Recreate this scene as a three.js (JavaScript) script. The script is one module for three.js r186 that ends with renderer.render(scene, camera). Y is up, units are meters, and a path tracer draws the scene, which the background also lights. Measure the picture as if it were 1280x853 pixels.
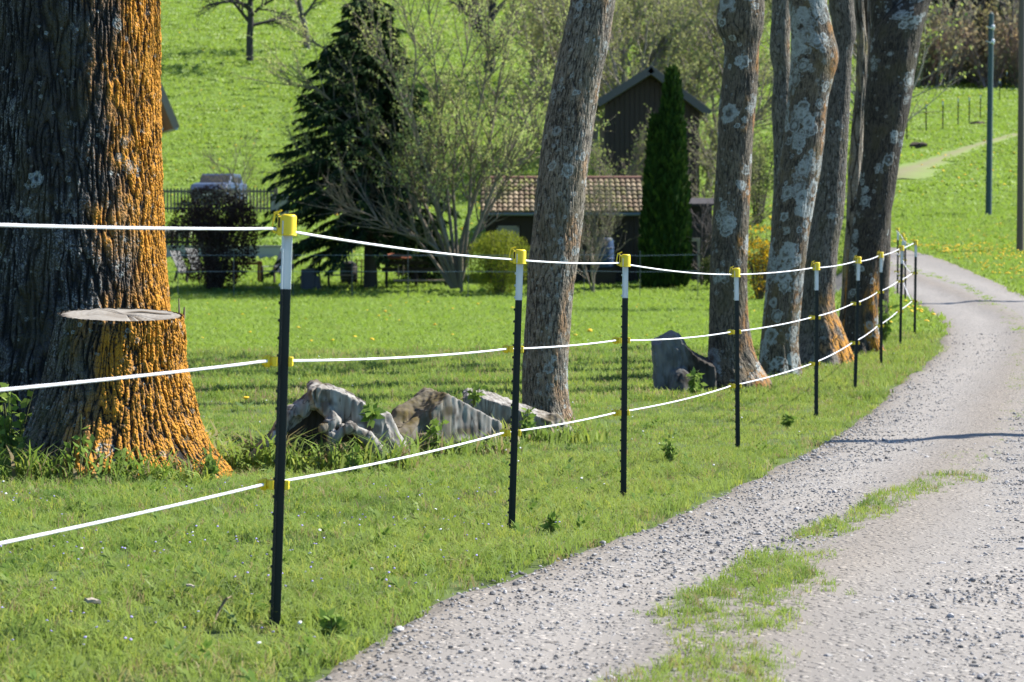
import * as THREE from 'three';
import { mergeGeometries } from 'three/addons/utils/BufferGeometryUtils.js';
import { ImprovedNoise } from 'three/addons/math/ImprovedNoise.js';
import { RoundedBoxGeometry } from 'three/addons/geometries/RoundedBoxGeometry.js';
import { Sky } from 'three/addons/objects/Sky.js';

// ---------------------------------------------------------------- camera, sky, sun, exposure
const F = 2870, EYE = 1.3, PITCH = Math.atan(106.5 / F);            // focal length in photo pixels, eye height
const scene = new THREE.Scene();
const camera = new THREE.PerspectiveCamera(2 * Math.atan(426.5 / F) * 180 / Math.PI, 1280 / 853, 0.1, 2500);
camera.position.set(0, EYE, 0);
camera.rotation.set(-PITCH, 0, 0);
camera.focus = 10.5; camera.userData.fStop = 7;
const SUN_EL = 43 * Math.PI / 180, SUN_AZ = 21 * Math.PI / 180;      // azimuth: degrees behind the right-hand direction
const SUN = new THREE.Vector3(Math.cos(SUN_AZ) * Math.cos(SUN_EL), Math.sin(SUN_EL), -Math.sin(SUN_AZ) * Math.cos(SUN_EL));
const sky = new Sky(); sky.name = 'sky'; sky.scale.setScalar(2000); sky.userData.kind = 'structure';
sky.material.uniforms.sunPosition.value.copy(SUN);
sky.material.uniforms.turbidity.value = 2.5; sky.material.uniforms.rayleigh.value = 1.2; sky.material.uniforms.mieCoefficient.value = 0.004;
scene.add(sky); scene.environmentIntensity = 0.12;
const sun = new THREE.DirectionalLight(new THREE.Color(1, 0.935, 0.83), 5);
sun.name = 'sun'; sun.target.position.set(0, 0, -35); sun.position.copy(SUN).multiplyScalar(120).add(sun.target.position); sun.shadow.radius = 1;
sun.shadow.mapSize.set(4096, 4096);
Object.assign(sun.shadow.camera, { left: -70, right: 70, top: 70, bottom: -70, near: 1, far: 320 });
scene.add(sun, sun.target);
const renderer = new THREE.WebGLRenderer({ antialias: true });
renderer.toneMapping = THREE.LinearToneMapping; renderer.toneMappingExposure = 2.15;
renderer.shadowMap.enabled = true;

// ---------------------------------------------------------------- helpers
const V = (x, y, z) => new THREE.Vector3(x, y, z);
const perlin = new ImprovedNoise(), N = (x, y = 0, z = 0) => perlin.noise(x + 100.37, y + 57.13, z + 31.71);
const fbm = (x, y, z, o = 3) => { let s = 0, a = 1, f = 1; for (let i = 0; i < o; i++) { s += a * N(x * f, y * f, z * f); a *= 0.5; f *= 2.03; } return s; };
function rngOf(seed) { let a = seed >>> 0; return () => { a = (a + 0x6D2B79F5) | 0; let t = Math.imul(a ^ (a >>> 15), 1 | a); t = (t + Math.imul(t ^ (t >>> 7), 61 | t)) ^ t; return ((t ^ (t >>> 14)) >>> 0) / 4294967296; }; }
const clamp = (x, a = 0, b = 1) => Math.min(b, Math.max(a, x)), lerp = (a, b, t) => a + (b - a) * t;
const sstep = (a, b, x) => { const t = clamp((x - a) / (b - a)); return t * t * (3 - 2 * t); };
function curve(pts) {                                                 // monotone cubic through [x, y] points
  const n = pts.length, d = [], m = [];
  for (let i = 0; i < n - 1; i++) d.push((pts[i + 1][1] - pts[i][1]) / (pts[i + 1][0] - pts[i][0]));
  m[0] = d[0]; m[n - 1] = d[n - 2];
  for (let i = 1; i < n - 1; i++) m[i] = d[i - 1] * d[i] <= 0 ? 0 : 2 * d[i - 1] * d[i] / (d[i - 1] + d[i]);
  return (x) => {
    if (x <= pts[0][0]) return pts[0][1] + m[0] * (x - pts[0][0]);
    if (x >= pts[n - 1][0]) return pts[n - 1][1] + m[n - 1] * (x - pts[n - 1][0]);
    let i = 0; while (x > pts[i + 1][0]) i++;
    const h = pts[i + 1][0] - pts[i][0], t = (x - pts[i][0]) / h, t2 = t * t, t3 = t2 * t;
    return (2 * t3 - 3 * t2 + 1) * pts[i][1] + (t3 - 2 * t2 + t) * h * m[i] + (-2 * t3 + 3 * t2) * pts[i + 1][1] + (t3 - t2) * h * m[i + 1];
  };
}
const used = new Map();
function numbered(name) { const k = used.get(name) ?? 0; used.set(name, k + 1); return k ? `${name}_${String(k).padStart(3, '0')}` : name; }
function tag(o, label, category, group, kind) {
  if (label) o.userData.label = label;
  if (category) o.userData.category = category;
  if (group) o.userData.group = group;
  if (kind) o.userData.kind = kind;
  return o;
}
function thing(name, label, category, pos = V(0, 0, 0), turn = 0, group) {
  const o = new THREE.Group(); o.name = numbered(name); scene.add(o); o.position.copy(pos); o.rotation.y = turn;
  return tag(o, label, category, group);
}
function obj(name, geo, mat, parent = scene) {
  const g = Array.isArray(geo) ? mergeGeometries(geo.map((x) => (x.index ? x.toNonIndexed() : x)).map((x) => { for (const k of Object.keys(x.attributes)) if (!['position', 'normal', 'uv'].includes(k)) x.deleteAttribute(k); return x; })) : geo;
  const m = new THREE.Mesh(g, mat); m.name = parent === scene ? numbered(name) : name; parent.add(m); return m;
}
const place = (g, x, y, z, rx = 0, ry = 0, rz = 0, s) => { if (s) g.scale(...s); return g.rotateX(rx).rotateY(ry).rotateZ(rz).translate(x, y, z); };
const box = (w, h, d, x = 0, y = 0, z = 0, ry = 0, rz = 0, rx = 0) => place(new THREE.BoxGeometry(w, h, d), x, y, z, rx, ry, rz);
const cyl = (r0, r1, h, x = 0, y = 0, z = 0, n = 14) => place(new THREE.CylinderGeometry(r1, r0, h, n), x, y, z);
function std(rgb, rough = 0.8, o = {}) { const m = new THREE.MeshStandardMaterial({ roughness: rough, ...o }); m.color.setRGB(...rgb); return m; }
function leafMat(rgb, t = 0.35, o = {}) { const m = new THREE.MeshPhysicalMaterial({ roughness: 1, specularIntensity: 0.25, transmission: t, thickness: 0, side: THREE.DoubleSide, ...o }); m.color.setRGB(...rgb); return m; }
class MB {                                                            // collects triangles for one mesh
  constructor(colors = false) { this.p = []; this.n = []; this.i = []; this.c = colors ? [] : null; this.col = [1, 1, 1]; }
  vert(x, y, z, a, b, c) { this.p.push(x, y, z); this.n.push(a, b, c); if (this.c) this.c.push(...this.col); return this.p.length / 3 - 1; }
  tube(path, radii, sides = 6, cap = false) {
    const up = V(0.31, 0.2, 0.93), t = V(), a = V(), b = V(), v = V(); let base = -1;
    for (let k = 0; k < path.length; k++) {
      t.copy(path[Math.min(k + 1, path.length - 1)]).sub(path[Math.max(k - 1, 0)]).normalize();
      a.crossVectors(t, Math.abs(t.dot(up)) > 0.95 ? V(1, 0, 0) : up).normalize(); b.crossVectors(t, a);
      const first = this.p.length / 3;
      for (let s = 0; s < sides; s++) {
        const w = (s / sides) * Math.PI * 2; v.copy(a).multiplyScalar(Math.cos(w)).addScaledVector(b, Math.sin(w));
        this.vert(path[k].x + v.x * radii[k], path[k].y + v.y * radii[k], path[k].z + v.z * radii[k], v.x, v.y, v.z);
      }
      if (base >= 0) for (let s = 0; s < sides; s++) { const s2 = (s + 1) % sides; this.i.push(base + s, base + s2, first + s, base + s2, first + s2, first + s); }
      base = first;
    }
    if (cap) { const c = path[path.length - 1], k = this.vert(c.x, c.y, c.z, t.x, t.y, t.z); for (let s = 0; s < sides; s++) this.i.push(base + s, base + (s + 1) % sides, k); }
    return this;
  }
  leaf(p, dir, w, l, side) {                                          // a rhombic leaf starting at p along dir
    const n = V().crossVectors(side, dir).normalize(), q = p.clone().addScaledVector(dir, l * 0.45), e = p.clone().addScaledVector(dir, l);
    const a = this.vert(p.x, p.y, p.z, n.x, n.y, n.z), b = this.vert(q.x + side.x * w, q.y + side.y * w, q.z + side.z * w, n.x, n.y, n.z);
    const c = this.vert(e.x, e.y, e.z, n.x, n.y, n.z), d = this.vert(q.x - side.x * w, q.y - side.y * w, q.z - side.z * w, n.x, n.y, n.z);
    this.i.push(a, b, c, a, c, d); return this;
  }
  geo() {
    const g = new THREE.BufferGeometry();
    g.setAttribute('position', new THREE.Float32BufferAttribute(this.p, 3)); g.setAttribute('normal', new THREE.Float32BufferAttribute(this.n, 3));
    if (this.c) g.setAttribute('color', new THREE.Float32BufferAttribute(this.c, 3));
    g.setIndex(this.i); return g;
  }
  build(name, mat, parent) { const m = new THREE.Mesh(this.geo(), mat); m.name = parent ? name : numbered(name); (parent ?? scene).add(m); return m; }
}
function dirRand(r, up = 0) { const a = r() * 6.2832, y = clamp(r() * 2 - 1 + up, -0.98, 0.98), s = Math.sqrt(1 - y * y); return V(Math.cos(a) * s, y, Math.sin(a) * s); }
function sideOf(d, r) { return V().crossVectors(d, dirRand(r)).normalize(); }
function dataTex(w, h, fn, srgb) {                                    // fn(x, y) -> [r, g, b] linear, or a number
  const a = new Uint8Array(w * h * 4), enc = (c) => (srgb ? (c <= 0.0031308 ? c * 12.92 : 1.055 * Math.pow(c, 1 / 2.4) - 0.055) : c);
  for (let y = 0, k = 0; y < h; y++) for (let x = 0; x < w; x++, k += 4) {
    const v = fn(x, y);
    if (typeof v === 'number') a[k] = a[k + 1] = a[k + 2] = clamp(v) * 255; else for (let c = 0; c < 3; c++) a[k + c] = enc(clamp(v[c])) * 255;
    a[k + 3] = 255;
  }
  const t = new THREE.DataTexture(a, w, h); t.magFilter = THREE.LinearFilter; t.minFilter = THREE.LinearMipmapLinearFilter; t.generateMipmaps = true;
  t.wrapS = t.wrapT = THREE.RepeatWrapping; if (srgb) t.colorSpace = THREE.SRGBColorSpace; t.needsUpdate = true; return t;
}
function surfaceNets(f, lo, hi, cell, colorOf) {                      // mesh of f < 0
  const n = [0, 1, 2].map((k) => Math.ceil((hi[k] - lo[k]) / cell) + 1), [nx, ny, nz] = n, val = new Float32Array(nx * ny * nz), id = (i, j, k) => i + nx * (j + ny * k);
  for (let k = 0; k < nz; k++) for (let j = 0; j < ny; j++) for (let i = 0; i < nx; i++) val[id(i, j, k)] = f(lo[0] + i * cell, lo[1] + j * cell, lo[2] + k * cell);
  const pos = [], vid = new Int32Array(nx * ny * nz).fill(-1), idx = [];
  for (let k = 0; k < nz - 1; k++) for (let j = 0; j < ny - 1; j++) for (let i = 0; i < nx - 1; i++) {
    let cx = 0, cy = 0, cz = 0, cnt = 0; const at8 = (a, b, c) => val[id(i + a, j + b, k + c)];
    for (const [a, b, c, d, e, g] of EDGES) { const u = at8(a, b, c), v = at8(d, e, g); if ((u < 0) !== (v < 0)) { const t = u / (u - v); cx += a + (d - a) * t; cy += b + (e - b) * t; cz += c + (g - c) * t; cnt++; } }
    if (cnt) { vid[id(i, j, k)] = pos.length / 3; pos.push(lo[0] + (i + cx / cnt) * cell, lo[1] + (j + cy / cnt) * cell, lo[2] + (k + cz / cnt) * cell); }
  }
  const quad = (a, b, c, d, flip) => { if (a < 0 || b < 0 || c < 0 || d < 0) return; flip ? idx.push(a, c, b, a, d, c) : idx.push(a, b, c, a, c, d); };
  for (let k = 1; k < nz - 1; k++) for (let j = 1; j < ny - 1; j++) for (let i = 1; i < nx - 1; i++) {
    const u = val[id(i, j, k)] < 0;
    if (u !== (val[id(i + 1, j, k)] < 0)) quad(vid[id(i, j - 1, k - 1)], vid[id(i, j, k - 1)], vid[id(i, j, k)], vid[id(i, j - 1, k)], !u);
    if (u !== (val[id(i, j + 1, k)] < 0)) quad(vid[id(i - 1, j, k - 1)], vid[id(i - 1, j, k)], vid[id(i, j, k)], vid[id(i, j, k - 1)], !u);
    if (u !== (val[id(i, j, k + 1)] < 0)) quad(vid[id(i - 1, j - 1, k)], vid[id(i, j - 1, k)], vid[id(i, j, k)], vid[id(i - 1, j, k)], !u);
  }
  const g = new THREE.BufferGeometry(); g.setAttribute('position', new THREE.Float32BufferAttribute(pos, 3)); g.setIndex(idx); g.computeVertexNormals();
  if (colorOf) { const c = [], q = g.attributes.normal; for (let v = 0; v < pos.length; v += 3) c.push(...colorOf(pos[v], pos[v + 1], pos[v + 2], q.array[v], q.array[v + 1], q.array[v + 2])); g.setAttribute('color', new THREE.Float32BufferAttribute(c, 3)); }
  return g;
}
const EDGES = [];
for (let a = 0; a < 2; a++) for (let b = 0; b < 2; b++) EDGES.push([0, a, b, 1, a, b], [a, 0, b, a, 1, b], [a, b, 0, a, b, 1]);
const mix3 = (a, b, t) => [lerp(a[0], b[0], t), lerp(a[1], b[1], t), lerp(a[2], b[2], t)];

// ---------------------------------------------------------------- the lie of the land
// heights relative to the eye along two profiles (distance, height): the lawn and garden side, and the road side
const lawnSide = curve([[-20, -1.05], [0, -1.1], [7, -1.12], [10, -1.2], [15.5, -1.3], [18, -1.31], [22, -1.26], [28, -1.24], [40, -1.32], [64, -1.36], [72, -1.12], [85, -0.3], [100, 1.85], [115, 3.0], [130, 6.4], [160, 13.5], [200, 22.3], [260, 36], [320, 50], [420, 62], [600, 66]]);
const roadSide = curve([[-20, -1.05], [0, -1.1], [7, -1.12], [10, -1.2], [15.5, -1.31], [18.3, -1.33], [21.4, -1.26], [25, -1.19], [28, -1.1], [30, -1.03], [40, -0.74], [50, -0.4], [60, 0], [80, 1.37], [100, 3.6], [120, 6.4], [143, 8.8], [200, 15.3], [260, 27], [320, 42], [420, 52], [600, 58]]);
function height(x, d) {
  const s = d < 5 ? 0.5 : sstep(0.122, 0.168, x / d);
  let y = EYE + lerp(lawnSide(d), roadSide(d), s);
  const onRoad = roadMask(x, d);
  y += (1 - onRoad) * (0.028 * N(x * 0.9, d * 0.9, 3) + 0.014 * N(x * 2.7, d * 2.7, 9)) + 0.012 * N(x * 0.6, d * 0.6, 17);
  if (d > 80) y += 0.5 * sstep(80, 160, d) * N(x * 0.06, d * 0.06, 5);
  return y;
}
function ray(px, py) { const a = (px - 640) / F, b = -(py - 426.5) / F, c = Math.cos(PITCH), s = Math.sin(PITCH); return [a, b * c - s, b * s + c]; }   // per unit of forward distance: right, up, forward
function at(px, py, d) { const [a, b, c] = ray(px, py); return V(a / c * d, EYE + b / c * d, -d); }
function ground(px, py) {                                             // where the sight line through a photo pixel meets the land
  let d0 = 3, d1 = 3;
  for (d1 = 3.2; d1 < 500; d1 *= 1.02) { const p = at(px, py, d1); if (p.y < height(p.x, d1)) break; d0 = d1; }
  for (let k = 0; k < 25; k++) { const m = (d0 + d1) / 2, p = at(px, py, m); if (p.y < height(p.x, m)) d1 = m; else d0 = m; }
  const p = at(px, py, d1); return p;
}
const onLand = (x, d) => V(x, height(x, d), -d);
// the road's left edge (x, distance), near to far, then the bend behind the trees
const roadLeft = curve([[-12, -3.6], [0, -2.0], [3.5, -1.15], [6.08, -0.52], [7.4, -0.27], [8.84, 0.23], [10.8, 0.79], [12.4, 1.2], [15.75, 2.1], [19.5, 3.05], [23.6, 4.1], [27, 5.0], [29.3, 5.5], [33, 6.15], [37, 6.6], [39, 6.75], [44, 7.15], [50, 7.45], [56, 7.5], [60, 7.5], [64, 7.7], [70, 8.2]]);
const roadRight = curve([[-12, -0.6], [0, 0.75], [6, 2.15], [10.8, 3.4], [15.75, 4.8], [19.5, 5.7], [23.6, 6.75], [29.3, 7.9], [33, 8.35], [37, 8.8], [41, 9.15], [46, 9.75], [51, 10.25], [56, 10.75], [60, 11.0], [64, 10.8], [67, 10.2], [69, 9.2], [70, 8.6]]);
function roadMask(x, d) {
  if (d > 70 || d < -12) return 0;
  const e = 0.1 * N(x * 3, d * 3, 41) + 0.12 * N(x * 0.9, d * 0.9, 43);
  return sstep(-0.1, 0.12, x - roadLeft(d) + e) * (1 - sstep(-0.12, 0.12, x - roadRight(d) + e));
}
// ---------------------------------------------------------------- ground sheet
const turfMap = dataTex(512, 512, (x, y) => {
  const s = 2 * Math.PI / 512, X = Math.cos(x * s) * 6, Z = Math.sin(x * s) * 6, U = Math.cos(y * s) * 6, W = Math.sin(y * s) * 6;
  const n = 0.5 + 0.5 * (N(X + U * 0.7, Z + W * 0.7, U - W) + 0.5 * N(X * 3 + U, Z * 3, W * 3 + U) + 0.7 * N(X * 8 + W, Z * 8, U * 8));
  return mix3([0.55, 0.62, 0.42], [1.0, 1.0, 0.8], clamp(n));
}, true);
{
  const rows = []; for (let d = -18; d < 560; d += d < 30 ? 0.25 : d < 82 ? 0.6 : 0.6 + (d - 82) * 0.045) rows.push(d);
  const NC = 180, p = [], uv = [], col = [], idx = [];
  rows.forEach((d, r) => {
    const half = 26 + Math.max(0, d) * 0.62;
    for (let c = 0; c <= NC; c++) {
      const u = (c / NC) * 2 - 1, x = half * (0.35 * u + 0.65 * u * u * u) + Math.max(0, d) * 0.03, y = height(x, d) - 0.03 * roadMask(x, d);
      p.push(x, y, -d); uv.push(x / 6, d / 6);
      const big = 0.5 + 0.5 * fbm(x * 0.05, d * 0.05, 2, 3), fine = 0.5 + 0.5 * N(x * 0.5, d * 0.5, 7);
      let k = mix3([0.105, 0.19, 0.02], [0.2, 0.3, 0.034], clamp(0.15 + 0.7 * big * (0.6 + 0.6 * fine)));
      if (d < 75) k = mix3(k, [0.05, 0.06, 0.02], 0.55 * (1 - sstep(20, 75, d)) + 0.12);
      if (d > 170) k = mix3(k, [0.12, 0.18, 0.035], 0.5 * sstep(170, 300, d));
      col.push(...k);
      if (r && c) { const a = r * (NC + 1) + c; idx.push(a - NC - 2, a - NC - 1, a, a - NC - 2, a, a - 1); }
    }
  });
  const g = new THREE.BufferGeometry();
  g.setAttribute('position', new THREE.Float32BufferAttribute(p, 3)); g.setAttribute('uv', new THREE.Float32BufferAttribute(uv, 2)); g.setAttribute('color', new THREE.Float32BufferAttribute(col, 3));
  g.setIndex(idx); g.computeVertexNormals();
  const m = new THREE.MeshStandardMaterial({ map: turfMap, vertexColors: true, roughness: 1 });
  tag(obj('meadow_ground', g, m), 'green spring meadow, flat by the fence and climbing the hill behind', null, null, 'structure');
}
// ---------------------------------------------------------------- gravel road
const STONES = []; { const r = rngOf(5); for (let k = 0; k < 5200; k++) STONES.push([r() * 1024, r() * 1024, 2.2 + r() * r() * 9, r(), r() * 3.14, 0.55 + 0.45 * r()]); }
const gravelRGB = new Float32Array(1024 * 1024), gravelH = new Float32Array(1024 * 1024);
{
  for (let k = 0; k < gravelRGB.length; k++) { const x = k % 1024, y = k >> 10, h = Math.sin(x * 12.9898 + y * 78.233) * 43758.5453; gravelRGB[k] = 0.5 + 0.22 * (h - Math.floor(h) - 0.5); gravelH[k] = 0.15; }
  for (const [cx, cy, r, t, an, e] of STONES) for (let dy = -Math.ceil(r); dy <= r; dy++) for (let dx = -Math.ceil(r); dx <= r; dx++) {
    const a = dx * Math.cos(an) + dy * Math.sin(an), b = (-dx * Math.sin(an) + dy * Math.cos(an)) / e, q = (a * a + b * b) / (r * r); if (q > 1) continue;
    const k = ((Math.round(cy + dy) & 1023) << 10) | (Math.round(cx + dx) & 1023), h = 0.2 + 0.8 * (r / 11) * (1 - q * q);
    if (h > gravelH[k]) { gravelH[k] = h; gravelRGB[k] = t < 0.2 ? 0.22 + t : 0.35 + 0.45 * t; }
  }
}
const gravelMap = dataTex(1024, 1024, (x, y) => { const v = gravelRGB[(y << 10) | x]; return [v * 1.0, v * 0.965, v * 0.93]; }, true);
const gravelBump = dataTex(1024, 1024, (x, y) => gravelH[(y << 10) | x]);
{
  const p = [], uv = [], col = [], idx = [], NC = 44, rows = []; for (let d = -10; d < 69.6; d += d < 24 ? 0.14 : 0.35) rows.push(d);
  rows.forEach((d, r) => {
    const L = roadLeft(d), R = roadRight(d);
    for (let c = 0; c <= NC; c++) {
      const w = c / NC, x = lerp(L, R, w) + (c === 0 || c === NC ? (c ? 1 : -1) * (0.05 + 0.1 * N(d * 2.3, c, 3)) : 0.5 * (c < 4 || c > NC - 4 ? 1 : 0) * (0.1 * N(d * 1.7, c * 0.1, 6)));
      const mid = 1.1 / (R - L), crown = 0.03 * Math.exp(-(((w - mid) / 0.14) ** 2)), edge = c === 0 || c === NC ? -0.045 : 0;
      p.push(x, height(x, d) + 0.012 + crown + edge + 0.009 * N(x * 5, d * 5, 1) + 0.006 * N(x * 13, d * 13, 2), -d); uv.push(x / 1.7, d / 1.7);
      const track = Math.max(Math.exp(-(((w - mid * 0.5) / 0.1) ** 2)), Math.exp(-(((w - mid * 1.75) / 0.12) ** 2)));
      const n = 0.5 + 0.5 * fbm(x * 1.3, d * 0.8, 4, 3), dirt = clamp(Math.exp(-((w / 0.07) ** 2)) * 0.9 + Math.exp(-(((1 - w) / 0.07) ** 2)) * 0.6 + 0.7 * Math.exp(-(((w - mid) / 0.1) ** 2)) + 0.35 * (n - 0.5));
      let k = mix3([0.38, 0.365, 0.345], [0.53, 0.51, 0.48], clamp(0.25 + 0.5 * track + 0.5 * (n - 0.4)));
      k = mix3(k, [0.36, 0.29, 0.2], 0.5 * dirt); col.push(...k);
      if (r && c) { const a = r * (NC + 1) + c; idx.push(a - NC - 2, a - NC - 1, a, a - NC - 2, a, a - 1); }
    }
  });
  const g = new THREE.BufferGeometry();
  g.setAttribute('position', new THREE.Float32BufferAttribute(p, 3)); g.setAttribute('uv', new THREE.Float32BufferAttribute(uv, 2)); g.setAttribute('color', new THREE.Float32BufferAttribute(col, 3));
  g.setIndex(idx); g.computeVertexNormals();
  const m = new THREE.MeshStandardMaterial({ map: gravelMap, bumpMap: gravelBump, bumpScale: 0.012, vertexColors: true, roughness: 0.95 });
  tag(obj('gravel_road', g, m), 'pale grey gravel road curving away past the row of trees', null, null, 'structure');
}
// the faint dirt track far up the slope
const TRACK = [], onTrack = (x, d) => { for (let k = 0; k < TRACK.length - 1; k++) { const [a, b, w] = TRACK[k], [p, q] = TRACK[k + 1], t = clamp(((x - a) * (p - a) + (d - b) * (q - b)) / ((p - a) ** 2 + (q - b) ** 2)); if (Math.hypot(x - a - (p - a) * t, d - b - (q - b) * t) < w * (0.75 + 0.9 * Math.abs(N(x * 0.9, d * 0.7, 7)))) return true; } return false; };
{
  const line = [[1104, 226, 1.9], [1117, 220, 1.7], [1135, 213, 1.15], [1165, 203, 0.75], [1190, 193, 0.6], [1215, 184, 0.5], [1250, 174, 0.42], [1300, 162, 0.4]], p = [], idx = [], uv = [], col = [];
  const c = line.map(([x, y, w]) => { const q = ground(x, y); return [q.x, -q.z, w]; }); let n = 0; TRACK.push(...c);
  for (let k = 0; k < c.length - 1; k++) for (let s = 0; s < 14; s++) {
    const t = s / 14, x = lerp(c[k][0], c[k + 1][0], t), d = lerp(c[k][1], c[k + 1][1], t), w = lerp(c[k][2], c[k + 1][2], t) * (1 + 0.35 * N(x * 0.8, d, 5));
    const dx = c[k + 1][0] - c[k][0], dd = c[k + 1][1] - c[k][1], l = Math.hypot(dx, dd), ox = -dd / l, od = dx / l;
    for (let j = -2; j <= 2; j++) { const X = x + ox * w * j * 0.5, D = d + od * w * j * 0.5; p.push(X, height(X, D) + 0.06 - Math.abs(j) * 0.025, -D); uv.push(X / 2, D / 2); col.push(...mix3([0.2, 0.19, 0.09], [0.17, 0.25, 0.045], clamp(Math.abs(j) / 2 + 0.3 * N(X, D, 3)))); }
    if (n++) for (let j = 0; j < 4; j++) { const a = n * 5 - 5 + j; idx.push(a - 5, a - 4, a + 1, a - 5, a + 1, a); }
  }
  const g = new THREE.BufferGeometry(); g.setAttribute('position', new THREE.Float32BufferAttribute(p, 3)); g.setAttribute('uv', new THREE.Float32BufferAttribute(uv, 2)); g.setAttribute('color', new THREE.Float32BufferAttribute(col, 3)); g.setIndex(idx); g.computeVertexNormals();
  tag(obj('dirt_track', g, new THREE.MeshStandardMaterial({ vertexColors: true, roughness: 1, side: THREE.DoubleSide })), 'worn dirt track slanting up the far meadow', null, null, 'structure');
}

// ---------------------------------------------------------------- grass, gravel, dandelions: what nobody could count
function scatter(name, geo, mat, places, label, category, parent) {    // places: [x, y, z, turn, sx, sy, sz, [r, g, b], tilt]
  const m = new THREE.InstancedMesh(geo, mat, places.length), q = new THREE.Quaternion(), e = new THREE.Euler(), mx = new THREE.Matrix4(), c = new THREE.Color();
  places.forEach(([x, y, z, t, sx, sy, sz, rgb, tilt = 0], k) => {
    q.setFromEuler(e.set(tilt * Math.cos(t * 7), t, tilt * Math.sin(t * 7))); m.setMatrixAt(k, mx.compose(V(x, y, z), q, V(sx, sy, sz))); if (rgb) m.setColorAt(k, c.setRGB(...rgb));
  });
  m.name = parent ? name : numbered(name); (parent ?? scene).add(m); return tag(m, label, category, null, 'stuff');
}
function tuftGeo(seed, blades, spread, h, w, lean) {
  const r = rngOf(seed), mb = new MB();
  for (let k = 0; k < blades; k++) {
    const a = r() * 6.283, d = Math.sqrt(r()) * spread, x = Math.cos(a) * d, z = Math.sin(a) * d, b = r() * 6.283, hh = h * (0.45 + 0.75 * r()), ln = lean * (0.3 + r()) * hh, ww = w * (0.6 + 0.7 * r());
    const f = b + 1.57 + (r() - 0.5), sx = Math.cos(f) * ww, sz = Math.sin(f) * ww, lx = Math.cos(b) * ln, lz = Math.sin(b) * ln, nx = -Math.sin(f), nz = Math.cos(f);
    const i0 = mb.vert(x - sx, 0, z - sz, nx * 0.4, 1, nz * 0.4), i1 = mb.vert(x + sx, 0, z + sz, nx * 0.4, 1, nz * 0.4);
    const i2 = mb.vert(x - sx * 0.8 + lx * 0.35, hh * 0.6, z - sz * 0.8 + lz * 0.35, nx * 0.4, 1, nz * 0.4), i3 = mb.vert(x + sx * 0.8 + lx * 0.35, hh * 0.6, z + sz * 0.8 + lz * 0.35, nx * 0.4, 1, nz * 0.4);
    const i4 = mb.vert(x + lx, hh * (1 - 0.25 * lean), z + lz, nx * 0.4, 1, nz * 0.4);
    mb.i.push(i0, i1, i3, i0, i3, i2, i2, i3, i4);
  }
  return mb.geo();
}
function rosetteGeo(seed, leaves, l, w, rise) {
  const r = rngOf(seed), mb = new MB();
  for (let k = 0; k < leaves; k++) { const a = r() * 6.283, d = V(Math.cos(a), rise * (0.2 + r()), Math.sin(a)).normalize(), s = V(-Math.sin(a), (r() - 0.5) * 0.6, Math.cos(a)).normalize(); mb.leaf(V(Math.cos(a) * 0.02 * r(), 0.01 + 0.08 * r() * rise, Math.sin(a) * 0.02), d, w * (0.6 + 0.6 * r()), l * (0.5 + 0.7 * r()), s); }
  for (let k = 0; k < mb.n.length; k += 3) { mb.n[k] *= 0.5; mb.n[k + 2] *= 0.5; mb.n[k + 1] = 1; }
  return mb.geo();
}
const STUMPS = [];                                                     // [x, distance, radius]: no grass grows inside
const inStump = (x, d) => STUMPS.some(([a, b, c]) => (x - a) ** 2 + (d - b) ** 2 < c * c);
const stripLine = curve([[-5, -1.2], [3, -0.1], [6.5, 0.62], [7.6, 0.83], [9, 1.17], [11, 1.82], [12.6, 2.4], [15, 3.05], [20, 4.4], [25, 5.6], [30, 6.75], [36, 7.6], [46, 8.8], [56, 9.1], [62, 8]]);
function stripMask(x, d) {                                             // the grass that grows along the middle of the road
  const w = (d < 8.7 ? 0.25 : 0.18) + 0.12 * N(d * 0.9, 3, 3), e = Math.abs(x - stripLine(d)) / w, gap = sstep(8.5, 8.8, d) * (1 - sstep(9.1, 9.5, d)) * 0.75;
  const fade = d < 13.0 ? (d < 8.6 ? 1 : 0.82) - 0.8 * gap : d < 21 ? 0.22 : d < 31 ? 0.5 : 0.3;
  return clamp((1 - e * e) * 1.25 + 0.9 * N(x * 4, d * 2.2, 8) + 0.5 * N(x * 9, d * 7, 12)) * fade * (e < 1.9 ? 1 : 0);
}
const grassM = leafMat([1, 1, 1], 0.48);
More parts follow.
